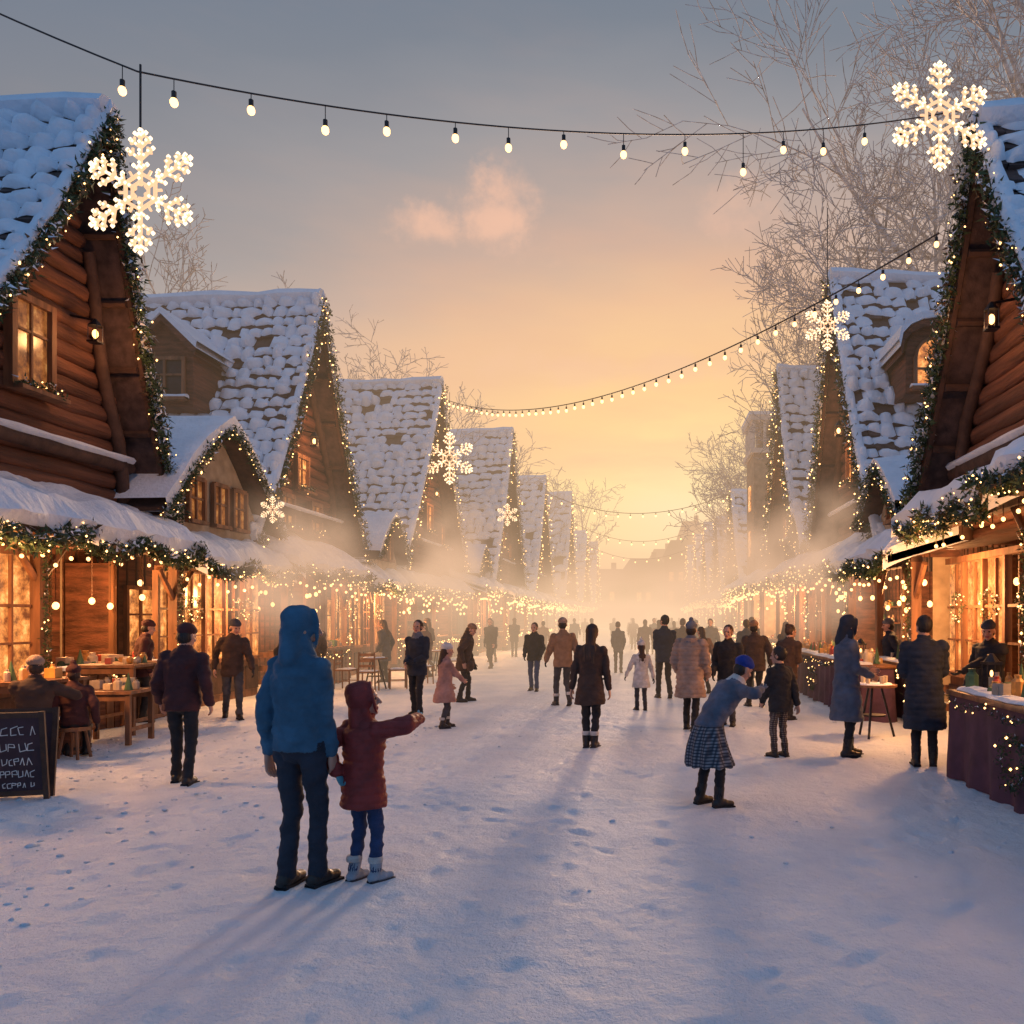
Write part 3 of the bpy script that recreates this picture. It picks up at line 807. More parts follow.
snowflake(-7.9,33.6,8.0,1.0,0,hang=1.6)
c2=cat((-8.3,34.2,10.5),(4.4,13.0,7.6),1.35,50)
string(c2,.55,.04,.05,r=.014)
snowflake(3.80,18.3,8.0,.52,0,hang=2.0)
snowflake(-8.1,18.3,4.05,.28,0); snowflake(-7.2,43,6.9,.55,0,hang=.4)
string(cat((-7.3,60,10.5),(4.7,52,9.2),1.3,30),1.0,.06,.1,r=.02)
string(cat((-7.2,78,10.5),(4.7,72,9.5),1.6,30),1.2,.07,.1,r=.02)
string(cat((-7.2,97,10),(4.9,92,9.5),1.6,30),1.4,.08,.1,r=.025)

# ------------------------------------------------------------ people
def remesh(mb,voxel,mats,name,it=4,disp=None):
    me=mb.mesh('tmp',[]); ob=bpy.data.objects.new('tmp',me); COL.objects.link(ob)
    md=ob.modifiers.new('r','REMESH'); md.mode='VOXEL'; md.voxel_size=voxel
    s=ob.modifiers.new('s','SMOOTH'); s.factor=.5; s.iterations=it
    dg=bpy.context.evaluated_depsgraph_get(); dg.update()
    out=bpy.data.meshes.new_from_object(ob.evaluated_get(dg)); bpy.data.objects.remove(ob); bpy.data.meshes.remove(me)
    out.name=name
    bvh=BVHTree.FromPolygons([V(v) for v in mb.v],mb.f)
    lab=[]
    for p in out.polygons:
        r=bvh.find_nearest(p.center); lab.append(mb.m[r[2]] if r[2] is not None else 0)
    out.materials.clear()
    for m in mats: out.materials.append(m)
    out.polygons.foreach_set('material_index',lab); out.polygons.foreach_set('use_smooth',[True]*len(lab))
    if disp:
        vl=[-1]*len(out.vertices)
        for p,l in zip(out.polygons,lab):
            for v in p.vertices: vl[v]=l
        nn=[v.normal.copy() for v in out.vertices]
        for v,n,l in zip(out.vertices,nn,vl): v.co=v.co+n*disp(v.co,l)
    out.update(); return out
def head_mesh():
    mb=MB()
    mb.ell((0,-.008,.022),(.074,.094,.094),0,n=20,k=12); mb.ell((0,.02,-.04),(.056,.066,.07),0,n=18,k=10)
    mb.ell((0,.066,-.092),(.024,.02,.018),0); mb.capsule((0,-.01,-.05),(0,-.025,-.17),.05,.055)
    mb.capsule((0,.086,.012),(0,.106,-.024),.008,.013,0,mid=1)
    for s in(-1,1):
        mb.ell((s*.013,.094,-.028),(.009,.01,.008),0); mb.capsule((s*.014,.086,.03),(s*.048,.072,.03),.008,.007)
        mb.ell((s*.04,.06,-.03),(.02,.022,.022),0); mb.ell((s*.077,-.008,-.006),(.009,.02,.032),0)
        mb.ell((s*.031,.078,.008),(.012,.01,.009),2,n=10,k=6)
    mb.capsule((-.02,.083,-.055),(.02,.083,-.055),.007,.007,1); mb.capsule((-.015,.082,-.065),(.015,.082,-.065),.008,.008,1)
    return remesh(mb,.0055,[skin,lips,eyew],'head_mesh',2)
def hand_mesh(curl=.35):
    mb=MB()
    mb.rings([(V((0,0,.03)),V((.02,0,0)),V((0,.026,0))),(V((0,0,-.01)),V((.019,0,0)),V((0,.03,0))),(V((.002,0,-.05)),V((.018,0,0)),V((0,.041,0))),(V((.002,0,-.09)),V((.014,0,0)),V((0,.04,0))),(V((.002,0,-.1)),V((.008,0,0)),V((0,.033,0)))],16,0)
    for y,l in((.031,.072),(.011,.082),(-.010,.076),(-.030,.06)):
        p=V((.002,y,-.088)); a=curl*.5
        for k,f in enumerate((.42,.32,.26)):
            q=p+V((math.sin(a),y*.25,-math.cos(a))).normalized()*l*f*1.05; mb.capsule(p,q,.0105-.0012*k,.0098-.0012*k,0,n=10,mid=1); p=q; a+=curl*1.3
    mb.capsule((.006,.026,-.03),(.018,.052,-.062),.013,.011,0,n=10); mb.capsule((.018,.052,-.062),(.026,.06,-.092),.011,.009,0,n=10)
    return remesh(mb,.004,[skin],'hand_mesh',2)
HEAD=head_mesh(); HAND=hand_mesh(); GRIP=hand_mesh(.85)
def ik(a,b,l1,l2,hint):
    d=b-a; L=d.length
    if L>(l1+l2)*.995: b=a+d*((l1+l2)*.995/L); d=b-a; L=d.length
    t=(l1*l1-l2*l2+L*L)/(2*L*L); h=math.sqrt(max(0,l1*l1-(t*L)**2)); n=d.normalized()
    hn=(hint-n*hint.dot(n)).normalized(); return a+d*t+hn*h,b
def cloth(name,c,rough=.9): return surf('cloth_'+name,c,rough,.3,7,.7,90,.006)
def plaid(name,c1,c2,c3):
    if name in MATS: return MATS[name]
    m,N,L=new_mat(name); b=N['Principled BSDF']; b.inputs['Roughness'].default_value=.9
    tc=N.new('ShaderNodeTexCoord'); fac=[]
    for ax,sc in (('X',9),('Z',9)):
        w=N.new('ShaderNodeTexWave'); w.bands_direction=ax; w.inputs['Scale'].default_value=sc; w.inputs['Distortion'].default_value=.6; w.inputs['Detail'].default_value=1
        L.new(tc.outputs['Object'],w.inputs[0]); fac.append(w)
    mx=N.new('ShaderNodeMix'); mx.data_type='RGBA'; mx.inputs['A'].default_value=(*c1,1); mx.inputs['B'].default_value=(*c2,1); L.new(fac[0].outputs['Fac'],mx.inputs['Factor'])
    r=N.new('ShaderNodeMath'); r.operation='POWER'; r.inputs[1].default_value=2; L.new(fac[1].outputs['Fac'],r.inputs[0])
    m2=N.new('ShaderNodeMix'); m2.data_type='RGBA'; m2.inputs['B'].default_value=(*c3,1); L.new(mx.outputs['Result'],m2.inputs['A']); L.new(r.outputs[0],m2.inputs['Factor'])
    L.new(m2.outputs['Result'],b.inputs['Base Color']); MATS[name]=m; return m
black=cloth('black',(.018,.018,.022)); navy=cloth('navy',(.02,.026,.042)); jeans=cloth('jeans',(.022,.045,.12)); brown=cloth('brown',(.055,.032,.025))
beige=cloth('beige',(.33,.23,.18)); maroon=cloth('maroon',(.06,.018,.02)); blue=cloth('blue',(.04,.115,.19)); red=cloth('red',(.22,.022,.018),.65)
grey=cloth('grey',(.13,.14,.17)); dkgrey=cloth('dark_grey',(.05,.05,.06)); tan=cloth('tan',(.26,.15,.09)); white=cloth('white',(.55,.52,.50)); slate=cloth('slate',(.10,.115,.16))
pink=cloth('dusty_pink',(.36,.2,.17)); teal=cloth('teal',(.10,.32,.40)); lgrey=cloth('light_grey',(.32,.36,.42)); boot=surf('boot_leather',(.018,.014,.013),.45,.3,10,.2); hairb=surf('hair_brown',(.045,.022,.014),.6,.4,20,.6,90,.01,stretch=(1,1,.1))
hairk=surf('hair_dark',(.018,.012,.01),.6,.4,20,.6,90,.01,stretch=(1,1,.1)); royal=cloth('royal_blue',(.015,.04,.26))
pl1=plaid('plaid_skirt',(.05,.06,.08),(.22,.23,.26),(.015,.02,.035)); pl2=plaid('plaid_trousers',(.06,.04,.035),(.22,.18,.15),(.02,.02,.03))
def person(name,x,y,yaw,H,coat,pants,boots=boot,hat='short',hatm=None,hair=hairb,hem=.80,flare=.0,bulk=0.,stride=0.,lean=(0,0),wr=None,wl=None,sit=False,voxel=.013,skirt=None,puff=0,headrot=None,gl=None,scarf=None,skate=False,fl=None,fr=None,bag=None,grip=(False,False),hs=None):
    s=H/1.75; mb=MB(); Y=rad(yaw); Ry=Matrix.Rotation(-Y,3,'Z')
    rp_=random.Random(int((x*31+y*17)*100))
    if headrot is None: headrot=(rp_.uniform(-30,30),rp_.uniform(-4,12))
    if lean==(0,0): lean=(rp_.uniform(0,5),rp_.uniform(-2,2))
    hs=hs or (1.22 if H<1.4 else 1.05)
    tall=skate or hem<.7 or skirt or H<1.4
    pz=(.93-.45*stride*stride*2) if not sit else .53
    pel=V((0,0,pz))
    U=Matrix.Translation(pel)@Matrix.Rotation(rad(lean[1]),4,'Y')@Matrix.Rotation(rad(-lean[0]),4,'X')@Matrix.Translation(V((0,0,-.93)))
    U3=U.to_3x3(); T=lambda p: U@V(p)
    bk=bulk
    lv=[(hem,.162+flare+bk,.128+flare+bk),(hem+.02,.168+flare+bk,.134+flare+bk),((hem+1.0)/2,.165+flare*.5+bk,.132+flare*.5+bk),(1.02,.155+bk,.122+bk),(1.12,.150+bk,.116+bk),(1.24,.168+bk,.128+bk),(1.34,.182+bk,.128+bk),(1.405,.172+bk,.11+bk*.8),(1.45,.12+bk*.7,.088+bk*.7),(1.49,.075+bk*.5,.075+bk*.5)]
    rs=[]
    for z,rx,ry in lv:
        if z>=1.0: ax=U3@V((rx,0,0)); ay=U3@V((0,ry,0)); c=T((0,-.005,z))
        else:
            k=(z-hem)/(1.0-hem+1e-6)
            c=(V((0,0,z-.93+pz)) if not sit else V((0,.12*(1-k),max(.45,z-.93+pz)))).lerp(T((0,0,z)),.45+.5*k); ax=V((rx,0,0)); ay=V((0,ry,0))
        rs.append((c,ax,ay))
    mb.rings(rs,24,0)
    mb.capsule(T((0,0,.96)),pel+V((0,0,-.03)),.13,.125,1)
    if skirt:
        zt=1.0; rs=[]
        for i in range(7):
            t=i/6; z=zt+(skirt[1]-zt)*t; c=V((0,0,z-.93+pz)).lerp(T((0,0,z)),.5*(1-t)); rs.append((c,V((.15+.15*t,0,0)),V((0,.13+.13*t,0))))
        mb.rings(rs,24,6)
    ends={}
    for sd,fy in((-1,stride),(1,-stride)):
        ft=fl if sd<0 else fr
        hip=pel+V((sd*.088,0,-.03))
        if sit: ank=V((sd*.12,.40+.05*sd,.085)); hint=V((0,.3,1))
        else: ank=V((sd*.095,fy,.085+(.05 if fy<-.12 else 0))); hint=V((0,1,.1))
        if ft: ank=V(ft)
        kn,ank=ik(hip,ank,.415,.407,hint)
        mb.capsule(hip,kn,.088,.064,1); mb.capsule(kn,ank+V((0,0,.03)),.062,.052,1)
        d=(kn-ank).normalized()
        pitch=.35 if fy<-.12 else 0
        F=V((sd*.12,math.cos(pitch),-math.sin(pitch))).normalized()
        if tall: mb.capsule(ank+d*.13,ank,.060,.052,2)
        else: mb.capsule(ank+d*.10,ank+d*.01,.056,.060,1)
        mb.capsule(ank+F*-.035+V((0,0,-.035)),ank+F*.07+V((0,0,-.035)),.047,.046,2); mb.capsule(ank+F*.06+V((0,0,-.042)),ank+F*.155+V((0,0,-.048)),.042,.034,2)
        ends[sd]=(ank,F)
    hands=[]
    mode=rp_.random()
    for sd,w in((-1,wl),(1,wr)):
        sh=T((sd*(.162+bk*.6),0,1.385))
        if w is None:
            if mode<.22: tgt=T((sd*.10,.26,1.08+.05*sd))
            elif mode<.42: tgt=T((sd*(.19+bk),.17,.93))
            else: tgt=T((sd*(.24+bk+rp_.uniform(0,.05)),.05-sd*stride*.9+rp_.uniform(-.04,.1),.87+rp_.uniform(0,.06)))
        else: tgt=Ry@V((w[0]/s,w[1]/s,w[2]/s))
        el,wrp=ik(sh,tgt,.285,.26,V((sd*.35,-1,-.1)))
        mb.capsule(sh,el,.060+bk*.7,.050+bk*.7,0); mb.capsule(el,wrp,.049+bk*.7,.038+bk*.5,0)
        mb.ell(sh,(.066+bk*.7,)*3,0)
        fd=(wrp-el).normalized(); hands.append((sd,wrp+fd*.012,fd))
    mb.capsule(T((0,0,1.44)),T((0,.01,1.56)),.055,.052,3)
    HM=U@Matrix.Translation(V((0,.015,1.505)))@Matrix.Rotation(rad(headrot[0]),4,'Z')@Matrix.Rotation(rad(-headrot[1]),4,'X')@Matrix.Scale(hs,4)@Matrix.Translation(V((0,0,.12)))
    H3=HM.to_3x3(); h_=lambda p: HM@V(p)
    if scarf or hat=='hood':
        mb.rings([(T((0,0,1.43)),U3@V((.10+bk,0,0)),U3@V((0,.10+bk,0))),(T((0,0,1.46)),U3@V((.105,0,0)),U3@V((0,.105,0))),(T((0,.01,1.53)),U3@V((.085,0,0)),U3@V((0,.09,0))),(T((0,.01,1.55)),U3@V((.06,0,0)),U3@V((0,.065,0)))],18,5 if scarf else 0)
    elif hat!='long':
        mb.rings([(T((0,.0,1.44)),U3@V((.095+bk*.6,0,0)),U3@V((0,.09+bk*.6,0))),(T((0,.0,1.50)),U3@V((.078,0,0)),U3@V((0,.078,0))),(T((0,.0,1.53)),U3@V((.072,0,0)),U3@V((0,.072,0)))],18,0)
    if hat=='hood':
        mb.ell(h_((0,-.022,.022)),(.096,.104,.120),4,H3,n=20,k=12)
        mb.ell(h_((0,-.055,.06)),(.07,.08,.075),4,H3)
        mb.capsule(h_((0,-.05,-.03)),T((0,-.075,1.44)),.085,.075,4)
        for q in(-1,1): mb.capsule(h_((q*.055,.0,-.08)),T((q*.06,.01,1.46)),.045,.05,4)
        pr=None
        for i in range(13):
            a=2*PI*i/12; p=h_((.080*math.sin(a),.062+.012*math.cos(a)*-1,.010+.106*math.cos(a)))
            if pr is not None: mb.capsule(pr,p,.013,.013,4,n=8,mid=0)
            pr=p
    elif hat in('beanie','pom'):
        mb.ell(h_((0,-.014,.066)),(.085,.102,.082),4,H3,n=20,k=10); mb.rings([(h_((0,-.01,.048)),H3@V((.086,0,0)),H3@V((0,.104,0))),(h_((0,-.01,.053)),H3@V((.092,0,0)),H3@V((0,.110,0))),(h_((0,-.012,.085)),H3@V((.090,0,0)),H3@V((0,.107,0))),(h_((0,-.012,.092)),H3@V((.081,0,0)),H3@V((0,.097,0)))],20,4)
        if hat=='pom': mb.ell(h_((0,-.015,.165)),(.04,.04,.04),5 if scarf else 4)
        mb.ell(h_((0,-.035,-.01)),(.078,.072,.08),7,H3)
    else:
        mb.ell(h_((0,-.026,.026)),(.085,.10,.107),7,H3,n=20,k=12)
        if hat=='bun': mb.ell(h_((0,-.10,.09)),(.045,.045,.045),7)
    if hat=='long' or (hat in('beanie','pom') and hair is not hairk and skirt is None and hem<.75):
        mb.capsule(h_((0,-.055,-.02)),T((0,-.105-bk*.5,1.30)),.078,.055,7); mb.capsule(T((-.05,-.095-bk*.5,1.42)),T((-.06,-.11-bk*.5,1.25)),.045,.028,7); mb.capsule(T((.05,-.095-bk*.5,1.42)),T((.05,-.11-bk*.5,1.22)),.045,.028,7)
    if bag:
        bp=T(bag); mb.ell(bp,(.13,.09,.12),8); mb.capsule(bp+V((0,0,.1)),bp+V((0,0,.2)),.012,.012,8)
    pf=puff
    sc_=R.uniform(0,50)
    def disp(c,l):
        q=c+V((sc_,0,0))
        if l in(0,):
            n=.017*noise.noise(V((q.x*6,q.y*6,q.z*12)))+.008*noise.noise(V((q.x*16,q.y*16,q.z*30)))
            if pf: n+=pf*(abs(math.sin(c.z*PI/.075))**.6-.6)
            return n
        if l==1: return .015*noise.noise(V((q.x*8,q.y*8,q.z*15)))+.006*noise.noise(V((q.x*18,q.y*18,q.z*34)))
        if l==6: a=math.atan2(c.y,c.x); return .016*math.sin(a*11+q.x)*min(1,max(0,(1.0-c.z)*3))
        if l==7: return .004*math.sin(math.atan2(c.y,c.x)*24+c.z*8)
        if l==4 and hat in('beanie','pom'): return .002*math.sin(math.atan2(c.y,c.x)*30)
        if l==4: return .010*noise.noise(q*9)+.004*noise.noise(q*22)
        return 0
    hm=hatm or (coat if hat=='hood' else hair)
    me=remesh(mb,voxel,[coat,pants,boots,skin,hm,scarf or coat,(skirt[0] if skirt else coat),hair,brown],'body_mesh',3,disp)
    root=empty(name,(x,y,gh(x,y)-.004),Y,s)
    def part(nm,me_,M_):
        o=bpy.data.objects.new(nm,me_); COL.objects.link(o); o.parent=root; o.matrix_local=M_; return o
    part('body',me,Matrix.Identity(4)); part('head',HEAD,HM)
    for sd,wp,fd in hands:
        z=-fd; f=V((0,1,0)) if abs(fd.y)<.8 else V((0,0,1)); yv=(f-z*f.dot(z)).normalized(); xv=yv.cross(z)
        M_=Matrix((xv,yv,z)).transposed().to_4x4(); M_.translation=wp
        if sd>0: M_=M_@Matrix.Diagonal((-1,1,1,1))
        hm_=GRIP if grip[0 if sd<0 else 1] else HAND
        o=part('hand_l' if sd<0 else 'hand_r',hm_,M_)
        g_=gl or (None if rp_.random()<.4 else black)
        if g_: o.material_slots[0].link='OBJECT'; o.material_slots[0].material=g_
    m2=MB()
    for sd,(a,F) in ends.items():
        c=a+F*.06+V((0,0,-.077)); sx=F.cross(V((0,0,1))).normalized(); up=sx.cross(F)
        Mx=Matrix((sx,F,up)).transposed()
        m2.box(c,(.088,.25,.018),0,Mx); m2.box(c+F*-.09+V((0,0,.004)),(.08,.07,.03),0,Mx)
        if skate:
            for k in range(5): m2.capsule(a+F*(.05+.015*k)+sx*-.03+V((0,0,.03-.012*k)),a+F*(.05+.015*k)+sx*.03+V((0,0,.03-.012*k)),.004,.004,1,n=6,mid=0)
            m2.rings([(a+V((0,0,.10)),V((.064,0,0)),V((0,.064,0))),(a+V((0,0,.13)),V((.068,0,0)),V((0,.068,0))),(a+V((0,0,.155)),V((.060,0,0)),V((0,.060,0)))],14,1)
    m2.obj('soles',[black if not skate else dkgrey,white],root)
    return root

person('man_in_blue_hooded_jacket',-2.27,5.51,-18,1.80,blue,navy,hat='hood',voxel=.008,hem=.87,bulk=.006,headrot=(-38,4),lean=(1,0),wr=(.20,.04,.84),wl=(-.22,.05,.88),gl=skin,fl=(-.085,-.01,.085),fr=(.085,.07,.085),grip=(False,True))
person('child_in_red_jacket',-1.90,5.66,-32,1.27,red,jeans,boots=lgrey,hat='hood',voxel=.009,hem=.70,bulk=.042,flare=.01,puff=.010,headrot=(-42,-6),lean=(1,0),wl=(-.155,-.06,.74),wr=(.33,.10,1.07),gl=teal,skate=True,fl=(-.10,-.03,.085),fr=(.10,.05,.085),grip=(True,False),hs=1.3)
person('man_in_maroon_sweater',-4.94,9.0,8,1.68,maroon,black,hat='beanie',hatm=maroon,hair=hairk,hem=.82,bulk=.028,stride=.1,gl=skin,wr=(.27,.05,.86),wl=(-.27,.08,.86))
person('man_in_brown_jacket',-7.1,14.5,-150,1.70,brown,dkgrey,hat='beanie',hatm=dkgrey,hair=hairk,hem=.78,stride=.2,bulk=.02)
person('man_in_dark_coat',-4.15,15.2,165,1.70,navy,black,hat='short',hem=.75,stride=.08,bulk=.02,scarf=grey,wr=(-.14,-.22,.95))
person('child_in_beige_coat',-3.24,13.45,-60,1.30,pink,dkgrey,hat='beanie',hatm=white,hair=hairb,hem=.56,flare=.08,bulk=.03,stride=.08,wr=(.25,.15,.75),skate=True)
person('woman_with_bag',-3.85,17.6,-75,1.62,brown,black,hat='beanie',hatm=tan,hair=hairb,hem=.7,bulk=.03,lean=(12,0),bag=(.3,.15,.85),stride=.1)
person('man_in_black_jacket',-2.75,20.2,175,1.62,black,jeans,hat='short',hem=.8,stride=.12,bulk=.02)
person('man_in_tan_jacket',-1.72,16.8,20,1.74,tan,dkgrey,hat='beanie',hatm=beige,hem=.8,hair=hairk,stride=.16,bulk=.03,skate=True)
person('woman_in_brown_coat',-.80,11.4,-8,1.64,brown,black,hat='long',hair=hairb,hem=.62,flare=.05,bulk=.012,voxel=.011,skate=True,fl=(-.06,.0,.085),fr=(.06,-.02,.085),wr=(.25,.02,.78),wl=(-.25,.05,.80))
person('man_walking',-1.0,26.7,0,1.62,dkgrey,black,hat='short',hem=.75,stride=.15,voxel=.018)
person('child_in_cream_coat',-.17,16.0,15,1.27,white,dkgrey,hat='pom',hatm=white,hem=.6,flare=.06,bulk=.02,stride=.06,wl=(-.28,.05,.66),wr=(.24,.02,.58))
person('man_in_navy_jacket',.3,18.3,10,1.80,navy,black,hat='short',hair=hairk,hem=.78,stride=.15,bulk=.02)
person('woman_in_puffer_coat',.62,13.2,-20,1.68,beige,black,hat='pom',hatm=grey,scarf=grey,hair=hairk,hem=.55,flare=.035,bulk=.05,puff=.016,stride=.1,voxel=.011)
person('girl_in_plaid_skirt',.55,7.9,-62,1.46,slate,black,hat='beanie',hatm=royal,scarf=white,hair=hairk,hem=.90,bulk=.022,lean=(36,6),headrot=(0,-12),skirt=(pl1,.46),voxel=.009,wr=(.46,-.06,1.08),wl=(-.12,.16,.58),stride=.05,fl=(-.14,-.04,.085),fr=(.14,.03,.085),gl=grey,hs=1.12)
person('man_in_charcoal_jacket',1.26,13.8,160,1.62,black,dkgrey,hat='short',hem=.75,bulk=.03,stride=.04)
person('boy_in_plaid_trousers',1.62,10.66,35,1.34,black,pl2,hat='short',hair=hairk,hem=.74,bulk=.035,voxel=.011,fl=(-.10,.02,.085),fr=(.10,-.02,.085),wr=(.22,.02,.66),wl=(-.2,.1,.70))
person('woman_in_dark_jacket',2.35,14.6,-40,1.62,brown,black,hat='bun',hem=.75,stride=.1,bulk=.03)
person('man_in_brown_cap',2.05,16.6,10,1.68,brown,black,hat='beanie',hatm=tan,hair=hairk,hem=.75,stride=.15,bulk=.04)
person('woman_in_long_blue_coat',2.47,10.74,-78,1.76,slate,black,hat='hood',hatm=navy,hem=.46,flare=.05,bulk=.02,voxel=.011,headrot=(0,14),wr=(.30,-.02,1.02),wl=(.28,.14,1.08),gl=skin,fl=(-.09,.08,.085),fr=(.09,-.04,.085))
person('man_in_long_black_coat',3.2,9.95,-12,1.74,navy,black,hat='short',hair=hairk,hem=.44,flare=.04,bulk=.045,puff=.010,voxel=.011,wl=(-.1,.3,1.05),wr=(.2,.3,1.05))
person('stall_vendor',4.35,10.9,120,1.68,black,black,hat='beanie',hatm=dkgrey,hair=hairk,hem=.8,bulk=.03,wl=(-.35,.0,1.05))
person('stall_vendor',4.25,8.6,100,1.60,brown,black,hat='pom',hatm=maroon,hem=.8,bulk=.03,wl=(-.3,-.1,1.02))
person('stall_vendor',4.4,15.6,90,1.68,navy,black,hat='beanie',hatm=grey,hair=hairk,hem=.8,bulk=.02)
person('stall_vendor',-8.3,13.95,-60,1.66,maroon,black,hat='beanie',hatm=maroon,hair=hairk,hem=.8,bulk=.02)
person('seated_woman',-7.05,9.75,35,1.62,brown,black,hat='beanie',hatm=beige,hair=hairb,hem=.86,bulk=.03,sit=True,wr=(.1,.42,.82),wl=(-.3,.35,.8))
person('seated_child',-6.95,10.3,30,1.45,maroon,black,hat='pom',hatm=maroon,hair=hairb,hem=.86,bulk=.02,sit=True)
person('man_at_stall',-7.2,18.2,20,1.74,brown,black,hat='short',hem=.75,bulk=.02)
person('woman_at_stall',-7.0,22.5,70,1.65,dkgrey,black,hat='long',hem=.6,bulk=.02)
for i,(x,y,yw,h,c,ht) in enumerate([(-5.4,29,160,1.72,black,'short'),(-6.1,33,30,1.65,brown,'long'),(-2.6,38,10,1.7,dkgrey,'beanie'),(.9,24,5,1.72,brown,'short'),(1.6,30,170,1.66,navy,'beanie'),(2.4,21,0,1.7,dkgrey,'short'),(-3.9,44,0,1.7,navy,'short'),(.2,40,180,1.7,black,'short'),(2.6,36,0,1.66,brown,'long'),(-1.2,55,0,1.7,dkgrey,'short'),(-.2,32,0,1.68,maroon,'long'),(1.3,52,0,1.7,black,'beanie'),(-4.6,60,0,1.7,brown,'short'),(2.2,66,0,1.7,dkgrey,'short'),(-2.9,70,0,1.7,navy,'short'),(.3,29,0,1.64,beige,'beanie'),(-4.4,35,0,1.6,tan,'short'),
    (-7.0,16.6,-100,1.62,black,'long'),(-6.9,26.4,60,1.7,brown,'beanie'),(-5.9,37,0,1.7,black,'beanie'),(3.0,18.9,-60,1.66,navy,'long'),(2.9,24.5,-30,1.74,black,'beanie'),(1.2,19.5,20,1.55,tan,'long'),(1.9,27,180,1.7,dkgrey,'short'),(2.2,42,0,1.7,brown,'short'),(-.9,46,0,1.68,maroon,'beanie'),(1.0,35,10,1.6,beige,'long'),(-2.1,49,0,1.7,black,'short'),(-5.2,50,0,1.7,dkgrey,'short'),(.4,61,0,1.7,brown,'short'),(-6.3,24.0,140,1.6,maroon,'long')]):
    person('pedestrian',x,y,yw,h,c,black,hat=ht,hem=.6 if ht=='long' else .72,bulk=.03,stride=.12 if i%2 else .18,voxel=.018)
def stool(x,y,h=.44):
    root=empty('wooden_stool',(x,y,gh(x,y))); mb=MB(); mb.cyl((0,0,h-.04),(0,0,h),.17,n=16)
    for k in range(4):
        a=PI/4+k*PI/2; mb.cyl((.17*math.cos(a),.17*math.sin(a),0),(.11*math.cos(a),.11*math.sin(a),h-.04),.018,n=6)
    mb.obj('stool_frame',[wood_l],root)
stool(-7.05,9.75); stool(-6.95,10.3,.38)

# ------------------------------------------------------------ haze
def glowing_haze(name,x0,x1,y0,y1,z0,z1,sig,Lc):
    mb=MB(); mb.box(((x0+x1)/2,(y0+y1)/2,(z0+z1)/2),(x1-x0,y1-y0,z1-z0))
    m,N,L=new_mat(name+'_volume'); N.remove(N['Principled BSDF']); out=N['Material Output']
    s=N.new('ShaderNodeVolumeAbsorption'); s.inputs['Color'].default_value=(0,0,0,1); s.inputs['Density'].default_value=sig
    e=N.new('ShaderNodeEmission'); e.inputs['Color'].default_value=(*Lc,1); e.inputs['Strength'].default_value=sig  # sunlit glow put in as emission; the volume scatters no light
    a=N.new('ShaderNodeAddShader'); L.new(s.outputs[0],a.inputs[0]); L.new(e.outputs[0],a.inputs[1]); L.new(a.outputs[0],out.inputs['Volume'])
    m.cycles.homogeneous_volume=True
    mb.obj(name,[m])
glowing_haze('glowing_haze',-70,70,16,240,-.5,17,.0085,(1.08,.69,.40))
glowing_haze('glowing_mist',-8.2,4.3,20,132,.0,3.2,.018,(1.12,.74,.46))
def steam(x,y,z,rx,ry,rz,dens,seed):
    mb=MB(); mb.ell((0,0,0),(1,1,1),0,n=24,k=14); root=mb.obj('steam',[])
    root.location=(x,y,z); root.scale=(rx,ry,rz)
    m,N,L=new_mat('steam_volume'); N.remove(N['Principled BSDF']); out=N['Material Output']
    tc=N.new('ShaderNodeTexCoord'); ln=N.new('ShaderNodeVectorMath'); ln.operation='LENGTH'; L.new(tc.outputs['Object'],ln.inputs[0])
    mr=N.new('ShaderNodeMapRange'); mr.interpolation_type='SMOOTHSTEP'; mr.inputs[1].default_value=.15; mr.inputs[2].default_value=.98; mr.inputs[3].default_value=1; mr.inputs[4].default_value=0; L.new(ln.outputs['Value'],mr.inputs[0])
    mp=N.new('ShaderNodeMapping'); mp.inputs['Location'].default_value=(seed*3.1,seed,0); L.new(tc.outputs['Object'],mp.inputs[0])
    n=N.new('ShaderNodeTexNoise'); n.inputs['Scale'].default_value=1.9; n.inputs['Detail'].default_value=3; L.new(mp.outputs[0],n.inputs['Vector'])
    m2=N.new('ShaderNodeMapRange'); m2.inputs[1].default_value=.38; m2.inputs[2].default_value=.64; L.new(n.outputs['Fac'],m2.inputs[0])
    k=N.new('ShaderNodeMath'); k.operation='MULTIPLY'; L.new(mr.outputs[0],k.inputs[0]); L.new(m2.outputs[0],k.inputs[1])
    k2=N.new('ShaderNodeMath'); k2.operation='MULTIPLY'; L.new(k.outputs[0],k2.inputs[0]); k2.inputs[1].default_value=dens
    s=N.new('ShaderNodeVolumeAbsorption'); s.inputs['Color'].default_value=(0,0,0,1); L.new(k2.outputs[0],s.inputs['Density'])
    e=N.new('ShaderNodeEmission'); e.inputs['Color'].default_value=(.84,.52,.33,1); L.new(k2.outputs[0],e.inputs['Strength'])  # warm light on the plume is put in as emission colour
    a=N.new('ShaderNodeAddShader'); L.new(s.outputs[0],a.inputs[0]); L.new(e.outputs[0],a.inputs[1]); L.new(a.outputs[0],out.inputs['Volume'])
    root.data.materials.append(m)
steam(-7.2,17.5,2.7,2.1,2.4,2.1,.85,1); steam(-6.6,28,3.3,3.0,4,3.0,.6,2); steam(3.4,18.0,2.9,1.8,3,2.1,.85,3); steam(2.6,30,3.3,2.8,5,3.0,.5,4); steam(-1.5,46,3.2,7,6,3.2,.36,5)

